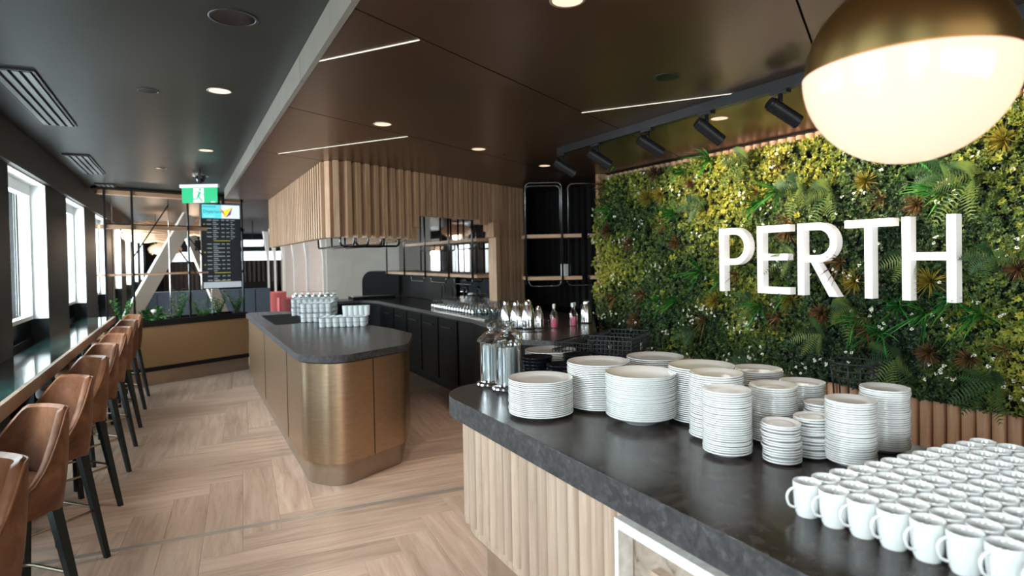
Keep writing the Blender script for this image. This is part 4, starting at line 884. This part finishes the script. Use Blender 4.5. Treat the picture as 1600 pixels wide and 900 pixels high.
def tub_chair(x, y, rz, label, mt, grp=None, h=.8):
    t = thing('tub_chair', label, 'armchair', (x, y, 0), R(rz), grp); mb = MB(); n = 20
    P = [(.34*math.cos(R(-120+240*i/n)), .34*math.sin(R(-120+240*i/n))) for i in range(n+1)]; Q = [(.26*math.cos(R(-120+240*i/n)), .26*math.sin(R(-120+240*i/n))) for i in range(n+1)]
    mb.prism(P+Q[::-1], .30, h); mb.obj('backrest', mt, t, angle=50); MB().lathe([(.0005, .24), (.25, .24), (.275, .30), (.27, .42), (.2, .45), (.0005, .455)], 20).obj('seat', mt, t, smooth=True)
    for a in (45, 135, 225, 315): MB().beam((.18*math.cos(R(a)), .18*math.sin(R(a)), .239), (.24*math.cos(R(a)), .24*math.sin(R(a)), 0), .025, .025).obj('leg', 'leg_black', t)
tub_chair(2.02, 14.3, 0, 'pink upholstered tub chair nearer the island, before the fins', 'pink_velvet', 'pink tub chairs', .84); tub_chair(2.05, 17.0, 0, 'pink upholstered tub chair farther along the fins', 'pink_velvet', 'pink tub chairs', .86)
MB().lathe([(.0005, 0), (.2, 0), (.2, .36), (.0005, .36)], 20).obj('pouf', 'white_stone', smooth=False); tag(D.objects['pouf'], 'small pale round pouf beside the pink chairs', 'pouf').location = (1.85, 15.6, 0)
tub_chair(1.0, 19.2, 200, 'rust red armchair at the far end before the dark curtain', 'rust_fabric'); 
sf = thing('sofa', 'dark sofa in front of the far curtain', 'sofa'); MB().box(.9, 22.6, .1, 3.0, 23.5, .45).obj('seat', 'black_matte', sf); MB().box(.9, 23.35, .1, 3.0, 23.6, .95).obj('backrest', 'black_matte', sf); MB().box(.7, 22.6, 0, .899, 23.6, .62).box(3.001, 22.6, 0, 3.2, 23.6, .62).obj('armrest', 'black_matte', sf)
fp = ptdist(384, 470, 15.5); o, tt = leafy('zz', 12, .35); me = o.mesh('floor_plant', 'glossy_leaf'); at = me.attributes.new('tint', 'FLOAT', 'POINT'); at.data.foreach_set('value', tt); tp = thing('potted_plant', 'small potted plant on the floor at the far end', 'plant', (fp.x, fp.y, 0)); a = link('foliage', me, tp, (0, 0, .34)); MB().lathe([(.0005, 0), (.10, 0), (.14, .34), (.0005, .34)], 14).obj('pot', 'black_matte', tp)
for px, py, ds, wd in ((395, 380, 15, .5), (374, 381, 15, .22)):
    p = ptdist(px, py, ds); t = thing('light_box', 'small %s glowing box sign under the far ceiling' % ('wide' if wd > .3 else 'narrow'), 'sign', tuple(p)); MB().box(-wd/2, -.03, -.09, wd/2, .03, .09).obj('casing', 'black_metal', t); MB().box(-wd/2+.01, -.034, -.08, wd/2-.01, -.031, .08).obj('face', 'far_daylight' , t); MB().box(-.01, -.01, .09, .01, .01, ZU-p.z).obj('hanger', 'black_metal', t)
# ================================================================== TABLEWARE
def lathe_mesh(prof, n, name, mt, ang=40): 
    mb = MB(); mb.lathe(prof, n); me = mb.mesh(name, mt, True); me.set_sharp_from_angle(angle=R(ang)); return me
def plate_prof(r, h=.022, well=.64):
    return [(.0005, .004), (r*.50, .004), (r*.50, .0), (r*.56, .0), (r*.60, .004), (r*.72, .0075), (r*.975, h-.0058), (r*.995, h-.0045), (r, h-.002), (r*.993, h), (r*.97, h), (r*.74, h-.009), (r*well, .0085), (r*.5, .0078), (.0005, .0078)]
def bowl_prof(r, h=.042):
    return [(.0005, .006), (r*.42, .006), (r*.42, .0), (r*.47, .0), (r*.52, .007), (r*.80, h*.55), (r*.98, h-.0065), (r, h-.004), (r*.998, h), (r*.965, h), (r*.78, h*.62), (r*.5, .013), (.0005, .010)]
PL_M = {}
def stack(x, y, D_, pitch, n, what, where, cat='plate', grp=None, prof='plate', mt='china', jit=.0015, z0=.99, tilt=0, hgt=None):
    key = (prof, D_, mt)
    if key not in PL_M:
        pr = plate_prof(D_/2, .11*D_ if D_ < .13 else .020) if prof == 'plate' else bowl_prof(D_/2, hgt or .04)
        PL_M[key] = lathe_mesh(pr, 48 if D_ > .13 else 32, what.replace(' ', '_').replace('-', '_'), mt, 60)
    r = random.Random(int(x*1000+y*77)); nm = {'plate': 'dinner_plate' if D_ > .2 else ('saucer' if D_ < .13 else 'side_plate'), 'bowl': 'bowl'}[prof]
    for i in range(n):
        o = link(nm, PL_M[key], None, (x+r.uniform(-jit, jit), y+r.uniform(-jit, jit), z0+i*pitch+.0002), r.uniform(0, 6))
        if tilt: o.rotation_euler = (r.uniform(-tilt, tilt), r.uniform(-tilt, tilt), 0)
        q = n-1-i; tag(o, '%s %s, %s of the stack %s' % (ordw(q), what, 'on top' if q == 0 else 'counted from the top', where), cat, 'stack %s' % where)
        if q == 0: o['label'] = 'topmost %s of the stack %s' % (what, where)
        elif q == n-1: o['label'] = 'lowest %s of the stack %s' % (what, where)
        else: o['label'] = '%s %s down the stack %s' % (ordw(q), what, where)
STK = [ # px centre, py base (foot front), D, top z, pitch, what, where, prof
 (1.308, 2.185, .272, 1.145, .0076, 'white dinner plate', 'beside the glass jars', 'plate'),
 (1.585, 2.155, .272, 1.190, .0076, 'white dinner plate', 'second from the jars', 'plate'),
 (1.582, 1.872, .276, 1.172, .0076, 'white soup bowl', 'at the counter front', 'bowl'),
 (1.92, 2.17, .262, 1.184, .0085, 'white dinner plate', 'at the back near the wire baskets', 'plate'),
 (1.80, 1.765, .255, 1.211, .0080, 'white dinner plate', 'behind the soup bowls', 'plate'),
 (1.67, 1.567, .187, 1.224, .0074, 'white side plate', 'behind the foremost side plates', 'plate'),
 (2.055, 1.71, .200, 1.182, .0080, 'white side plate', 'rearmost, middle of the counter', 'plate'),
 (1.567, 1.425, .157, 1.203, .0072, 'white side plate', 'foremost of the side plates', 'plate'),
 (1.80, 1.43, .157, 1.189, .0072, 'white side plate', 'right behind the foremost side plates', 'plate'),
 (1.99, 1.455, .157, 1.178, .0072, 'white side plate', 'left of the wire plate stand', 'plate'),
 (1.652, 1.284, .117, 1.111, .0085, 'white saucer', 'of saucers at the front', 'plate'),
 (1.775, 1.266, .110, 1.117, .0085, 'white saucer', 'of saucers at the back', 'plate'),
 (1.812, 1.157, .145, 1.195, .0070, 'white side plate', 'tall one next to the mugs', 'plate'),
 (2.03, 1.18, .148, 1.199, .0070, 'white side plate', 'tall one farthest right', 'plate'),
 (1.90, 1.31, .12, 1.135, .0075, 'white side plate', 'short one behind the tall side plates', 'plate'),
 (1.69, 2.715, .27, 1.165, .0085, 'white dinner plate', 'behind the black bowls', 'plate')]
for x, y, D_, zt, pi_, what, where, pf_ in STK:
    n = max(3, int(round((zt-.99-(.02 if D_ > .13 else .012))/pi_))+1); stack(x, y, D_, pi_, n, what, where, prof=pf_, cat='bowl' if pf_ == 'bowl' else 'plate', jit=.0018 if D_ > .13 else .004, tilt=.0 if D_ > .13 else .03)
for x, y, n, wh in ((1.505, 2.54, 9, 'nearest the jars'), (1.535, 2.37, 8, 'in front, touching the plates'), (1.70, 2.48, 9, 'farther from the jars'), (1.87, 2.56, 3, 'under the wire baskets')):
    stack(x, y, .15, .016, n, 'glossy black bowl', wh, 'bowl', prof='bowl', mt='black_glossy', hgt=.05)
# ---- mugs
MUG = lathe_mesh([(.0005, .003), (.020, .003), (.021, 0), (.024, 0), (.0275, .008), (.031, .028), (.033, .060), (.0335, .083), (.0328, .085), (.0315, .083), (.0305, .050), (.027, .016), (.020, .007), (.0005, .006)], 32, 'mug', 'china', 60)
hm = MB(); hp = []
for q in range(11): a = R(100-200*q/10); hp.append((.032+.021*math.cos(a)*(1.0), 0, .048+.023*math.sin(a)-(.003 if q > 6 else 0)))
hp[0] = (.029, 0, .072); hp[-1] = (.026, 0, .022)
hm.tube(hp, .0034, 8); HM = hm.mesh('handle', 'china', True)
MO = Vector((1.351, .977)); MI = Vector((.0655, -.0055)); MJ = Vector((.0055, -.0668))
sc_ = 1.008
for i in range(12):
    for j in range(9 if i < 8 else 8):
        p = (MO+MI*i+MJ*j)*1.0; p = Vector((p.x*sc_, p.y*sc_))
        if p.x > 2.12 or (i == 11 and j > 6): continue
        v = Vector((p.x, p.y)); px = 800+950*(r2.x*p.x+r2.y*p.y)/(fw.x*p.x+fw.y*p.y)
        if px > 1660: continue
        o = link('mug', MUG, None, (p.x+random.uniform(-.001, .001), p.y+random.uniform(-.001, .001), .9903)); hd = link('handle', HM, o); hd.rotation_euler = (0, 0, R(random.uniform(142, 158)))
        tag(o, 'white mug, %s from the left in the %s row back from the aisle side' % (first(j), first(i)), 'mug', 'white mugs lined up on the buffet counter')
# ---- glass jars with straws
def atz(px, py, z): 
    v = (px-800)/950; h = -(py-417.5)/950; d = r2*v+u2*h+fw; k = (z-1.65)/d.z; return d.x*k, d.y*k
GP = [(.0005, .004), (.052, .004), (.060, .0), (.064, .004), (.062, .012), (.050, .020), (.0485, .026), (.0485, .215), (.050, .222), (.047, .222), (.0455, .215), (.0455, .028), (.0005, .022)]
LP_ = [(.0555, .224), (.0595, .228), (.0565, .234), (.050, .246), (.034, .264), (.030, .268), (.022, .276), (.010, .280), (.0005, .2805)]
SM_ = MB().tube([(0,0,0), (0,0,.182)], .0032, 5).mesh('straw', 'label_white')
for i, (x, y, s_, lb) in enumerate(((*atz(769, 600, .99), 1.0, 'tall lidded glass jar of straws at the counter end, left one'), (*atz(794, 607, .99), 1.0, 'tall lidded glass jar of straws beside the first plate stack'), (*atz(797, 593, .99), 1.0, 'lidded glass jar of straws hidden behind the other two'))):
    t = thing('straw_jar', lb, 'jar', (x, y, .99)); link('body', lathe_mesh([(a*1.28, b) for a, b in GP], 36, 'body', 'glass'), t); lid = link('lid', lathe_mesh([(a*1.28, b) for a, b in LP_], 36, 'lid', 'glass'), t)
    link('knob', lathe_mesh([(.0005, .281), (.011, .282), (.0105, .287), (.021, .294), (.026, .305), (.021, .316), (.0005, .3215)], 24, 'knob', 'glass'), lid)
    if i == 1: lid.rotation_euler = (R(3), R(-3), 0)
    r = random.Random(i)
    sw = []
    for k in range(95):
        a = r.uniform(0, 2*PI); q = .052*math.sqrt(r.random()); sw.append((q*math.cos(a), q*math.sin(a)))
    b = thing('paper_straws', ['bundle of white paper-wrapped straws in the left jar', 'bundle of white paper-wrapped straws in the nearer jar', 'bundle of white straws in the hindmost jar'][i], 'straws', (x, y, 1.0122+.002))
    for (a, q) in sw: o = link('straw', SM_, b, (a, q, 0)); o.rotation_euler = (r.uniform(-.02, .02), r.uniform(-.02, .02), 0)
# ---- wire goods
def wire_basket(name, label, loc, rz, w, d, h, nx, ny, nz, r=.0022, mt='black_metal', flare=0, grp=None):
    t = thing(name, label, 'basket', loc, rz, grp); mb = MB()
    def P(u, v, z): f = 1+flare*z/h; return (u*w/2*f, v*d/2*f, z)
    for k in range(nz+1):
        z = h*k/nz; mb2 = MB(); c = [P(-1, -1, z), P(1, -1, z), P(1, 1, z), P(-1, 1, z)]
        for a, b in zip(c, c[1:]+c[:1]): (mb2 if k == nz else mb).beam(a, b, r*(2.2 if k == nz else 1.4), r*(2.2 if k == nz else 1.4))
        if k == nz: mb2.obj('rim', mt, t)
    for k in range(nx+1):
        u = -1+2*k/nx; mb.beam(P(u, -1, 0), P(u, -1, h), r*1.4, r*1.4); mb.beam(P(u, 1, 0), P(u, 1, h), r*1.4, r*1.4); mb.beam(P(u, -1, 0), P(u, 1, 0), r*1.4, r*1.4)
    for k in range(1, ny): v = -1+2*k/ny; mb.beam(P(-1, v, 0), P(-1, v, h), r*1.4, r*1.4); mb.beam(P(1, v, 0), P(1, v, h), r*1.4, r*1.4); mb.beam(P(-1, v, 0), P(1, v, 0), r*1.4, r*1.4)
    mb.obj('wire_mesh', mt, t); return t
for k, (x, y, z, rz, lb) in enumerate(((1.90, 2.66, 1.079, 20, 'lower black wire basket left on the black bowls'), (1.91, 2.66, 1.120, 24, 'upper black wire basket nested at the left, with white label'), (2.00, 2.52, 1.140, 36, 'black wire basket farther right, beneath another'), (2.02, 2.52, 1.160, 32, 'topmost black wire basket at the right before the plants'))):
    b = wire_basket('wire_basket', lb, (x-.02, y, z), R(rz), .30, .22, .085, 14, 10, 4, grp='black wire baskets')
    if k in (1, 2): MB().box(.02, -.116, .02, .05, -.114, .062).obj('label_card', 'label_white', b)
ps = thing('plate_stand', 'black wire ring stand behind the side plates', 'stand', (2.115, 1.335, .99)); mb = MB()
for z, rr_ in ((.262, .080), (.235, .076), (.21, .072), (.12, .066), (.003, .066)): MB().tube([(rr_*math.cos(2*PI*i/28), rr_*math.sin(2*PI*i/28), z) for i in range(28)], .003, 6, closed=True).obj('ring', 'black_metal', ps, smooth=True)
for k in range(6): a = 2*PI*k/6+.3; MB().tube([(.066*math.cos(a), .066*math.sin(a), 0.003), (.066*math.cos(a), .066*math.sin(a), .12), (.072*math.cos(a), .072*math.sin(a), .21), (.08*math.cos(a), .08*math.sin(a), .262)], .003, 6).obj('upright', 'black_metal', ps, smooth=True)
# ---- vacuum jugs and spray bottles on the back bar
JP = [(.0005, 0), (.060, 0), (.064, .006), (.064, .02), (.062, .10), (.052, .16), (.036, .21), (.030, .225), (.031, .235), (.029, .248), (.018, .258), (.0005, .26)]
def jug(x, y, s_, rz, lb):
    t = thing('vacuum_jug', lb, 'jug', (x, y, .97), R(rz), 'steel vacuum jugs on the back bar'); me = lathe_mesh([(a*s_, b*s_) for a, b in JP], 32, 'body', 'chrome'); link('body', me, t)
    MB().tube([(.03*s_, 0, .215*s_), (.075*s_, 0, .20*s_), (.082*s_, 0, .13*s_), (.062*s_, 0, .07*s_)], .007*s_, 8).obj('handle', 'black_metal', t, smooth=True); MB().beam((-.022*s_, 0, .225*s_), (-.052*s_, 0, .25*s_), .02*s_, .014*s_).obj('spout', 'chrome', t)
for px, py, s_, lb in ((792, 513, 1.0, 'steel vacuum jug at the left end of the row, next to the oak post'), (808, 516, 1.02, 'steel vacuum jug second from the left, overlapping the first'), (826, 517, 1.06, 'steel vacuum jug standing alone in the middle of the row'), (842, 516, .82, 'shorter steel vacuum jug at the right of the row'), (815, 509, .85, 'short steel vacuum jug half hidden behind two taller ones'), (916, 508, .9, 'steel vacuum jug in the dark alcove before the plant wall')):
    x, y = atz(px, py-3, .97); jug(x, y, s_, 60 if px < 900 else 100, lb)
x, y = atz(818, 518, .97); wb = wire_basket('wire_rack', 'low black wire rack holding the steel jugs', (x+.02, y+.06, .9705), R(118), .10, .52, .10, 3, 10, 2, r=.0018)
D.objects['wire_rack'].location = (x-.05, y-.03, .9705); D.objects['wire_rack'].rotation_euler = (0, 0, R(62))
def spray(px, py, lb):
    x, y = atz(px, py, .97); t = thing('spray_bottle', lb, 'bottle', (x, y, .97), R(random.uniform(0, 90))); link('bottle', lathe_mesh([(.0005, 0), (.036, 0), (.038, .01), (.037, .12), (.02, .165), (.013, .175), (.013, .19), (.0005, .19)], 20, 'bottle', 'glass'), t)
    MB().lathe([(.0005, .004), (.034, .004), (.0345, .09), (.0005, .09)], 18).obj('liquid', 'pink_liquid', t); MB().box(-.03, -.011, .19, .045, .011, .225).obj('spray_head', 'label_white', t); MB().beam((.03, 0, .192), (.04, 0, .155), .008, .012).obj('trigger', 'label_white', t)
spray(866, 512, 'spray bottle of pink liquid right of the steel jugs'); spray(896, 509, 'spray bottle of pink liquid deeper in the dark alcove')
# ---- glassware in wire racks on the island
TG = lathe_mesh([(.0005, .0), (.027, .0), (.0325, .10), (.0305, .10), (.0255, .006), (.0005, .006)], 14, 'tumbler', 'glass_white')
WG = lathe_mesh([(.032, .0), (.038, .045), (.030, .078), (.006, .088), (.0045, .150), (.034, .158), (.0345, .161), (.0005, .163)], 14, 'stemmed_glass', 'stemware')
isx = Vector((.86, .51)).normalized(); isy = Vector((-isx.y, isx.x))
def rack(cx_, cy_, z, nu, nv, lb, glab, gcat='glass', me=TG, nm='tumbler', hgt=.104, rz=0, pt=.068, empty=False, h2=None):
    w_, d_ = nu*pt+.012, nv*pt+.012; t = wire_basket('glass_rack', lb, (cx_, cy_, z), R(rz), w_, d_, h2 or hgt*.95, nu, nv, 2, r=.0018, grp='wire glass racks on the island'); t['category'] = 'rack'
    c_, s_ = math.cos(R(rz)), math.sin(R(rz))
    if not empty:
        for a in range(nu):
            for b in range(nv):
                u, v = (a-(nu-1)/2)*pt, (b-(nv-1)/2)*pt; o = link(nm, me, None, (cx_+c_*u-s_*v, cy_+s_*u+c_*v, z+.003)); tag(o, '%s, %s along, row %s back' % (glab, first(a), ('one', 'two', 'three', 'four')[b]), gcat, glab)
    return t
RZ = -22; RP = .108
x0, y0 = atz(538, 509, .97); rack(x0, y0, .9705, 7, 4, 'wire glass rack at the front of the island', 'tumbler in the front rack', rz=RZ)
for k in range(5): q = Vector((x0+.06, y0-.02))+Vector((math.cos(R(RZ)), math.sin(R(RZ))))*(k*.036); o = link('tumbler', TG, None, (x0+.02+.055*k*.93, y0+.02-.055*k*.37, 1.076)); tag(o, 'loose tumbler standing on top of the front rack, %s from the left' % first(k), 'glass', 'loose tumblers on the front rack')
x0, y0 = atz(496, 502, .97)
rack(x0, y0, .9705, 5, 3, 'bottom rack of the middle pile on the island', 'tumbler in bottom rack of the middle pile', rz=RZ)
rack(x0, y0, .9705+RP, 5, 3, 'top rack of the middle pile on the island', 'tumbler in top rack of the middle pile', rz=RZ)
x0, y0 = atz(492, 492, .97)
rack(x0, y0, .9705, 8, 3, 'bottom rack of the rear pile on the island', 'tumbler in bottom rack of the rear pile', rz=RZ)
rack(x0, y0, .9705+RP, 8, 3, 'top rack of the rear pile, beneath upturned stemmed glasses', 'tumbler in top rack of the rear pile', rz=RZ)
for a in range(7):
    for b in range(2):
        u, v = (a-3)*.078, (b-.5)*.09; o = link('stemmed_glass', WG, None, (x0+math.cos(R(RZ))*u-math.sin(R(RZ))*v, y0+math.sin(R(RZ))*u+math.cos(R(RZ))*v, .9705+2*RP)); o.scale = (.8, .8, .5); tag(o, 'short stemmed glass upturned on the rear pile, %s along, row %s back' % (first(a), ('one', 'two')[b]), 'glass', 'stemmed glasses on the rear pile')
# ---- rows of glasses on the back bar
for k in range(7):
    for q in range(16):
        x = 2.93+.083*k; y = 6.35+.085*q
        if x > 3.52: continue
        o = link('stemmed_glass', WG, None, (x, y, .9703)); tag(o, '%s upturned stemmed glass from the near end in %s row behind back bar edge' % (first(q), first(k)), 'glass', 'upturned stemmed glasses on the back bar, row %d' % (k+1))
tr_ = thing('serving_tray', 'metal tray along the front of the back bar glasses', 'tray', (2.865, 5.95, .9702)); MB().box(0, 0, 0, .04, 1.5, .006).obj('base', 'steel', tr_); MB().box(0, 0, .006, .004, 1.5, .016).obj('lip', 'steel', tr_)
for k in range(4):
    x, y = atz(680+19*k, 470, .97); t = thing('faucet', 'dark curved tap behind the glasses, %s from the left' % first(k), 'tap', (3.52, 7.55+.42*(3-k), .97)); P = [(0, 0, 0), (0, 0, .20)]+[(-.0, -.07+.07*math.cos(R(a)), .20+.07*math.sin(R(a))) for a in range(15, 181, 15)]+[(0, -.14, .16)]
    MB().tube(P, .010, 8).obj('spout', 'black_metal', t, smooth=True); MB().lathe([(.0005, 0), (.025, 0), (.025, .02), (.0005, .02)], 14).obj('base', 'black_metal', t)
mc = thing('drip_tray', 'low dark steel drip tray at the far end of the back bar', 'tray', (2.55, 10.45, .97)); MB().box(0, 0, 0, .75, .35, .05).obj('body', 'black_glossy', mc); MB().box(.02, .02, .05, .73, .33, .054).obj('grille', 'steel', mc)
# remaining layout: depth of far wall glow
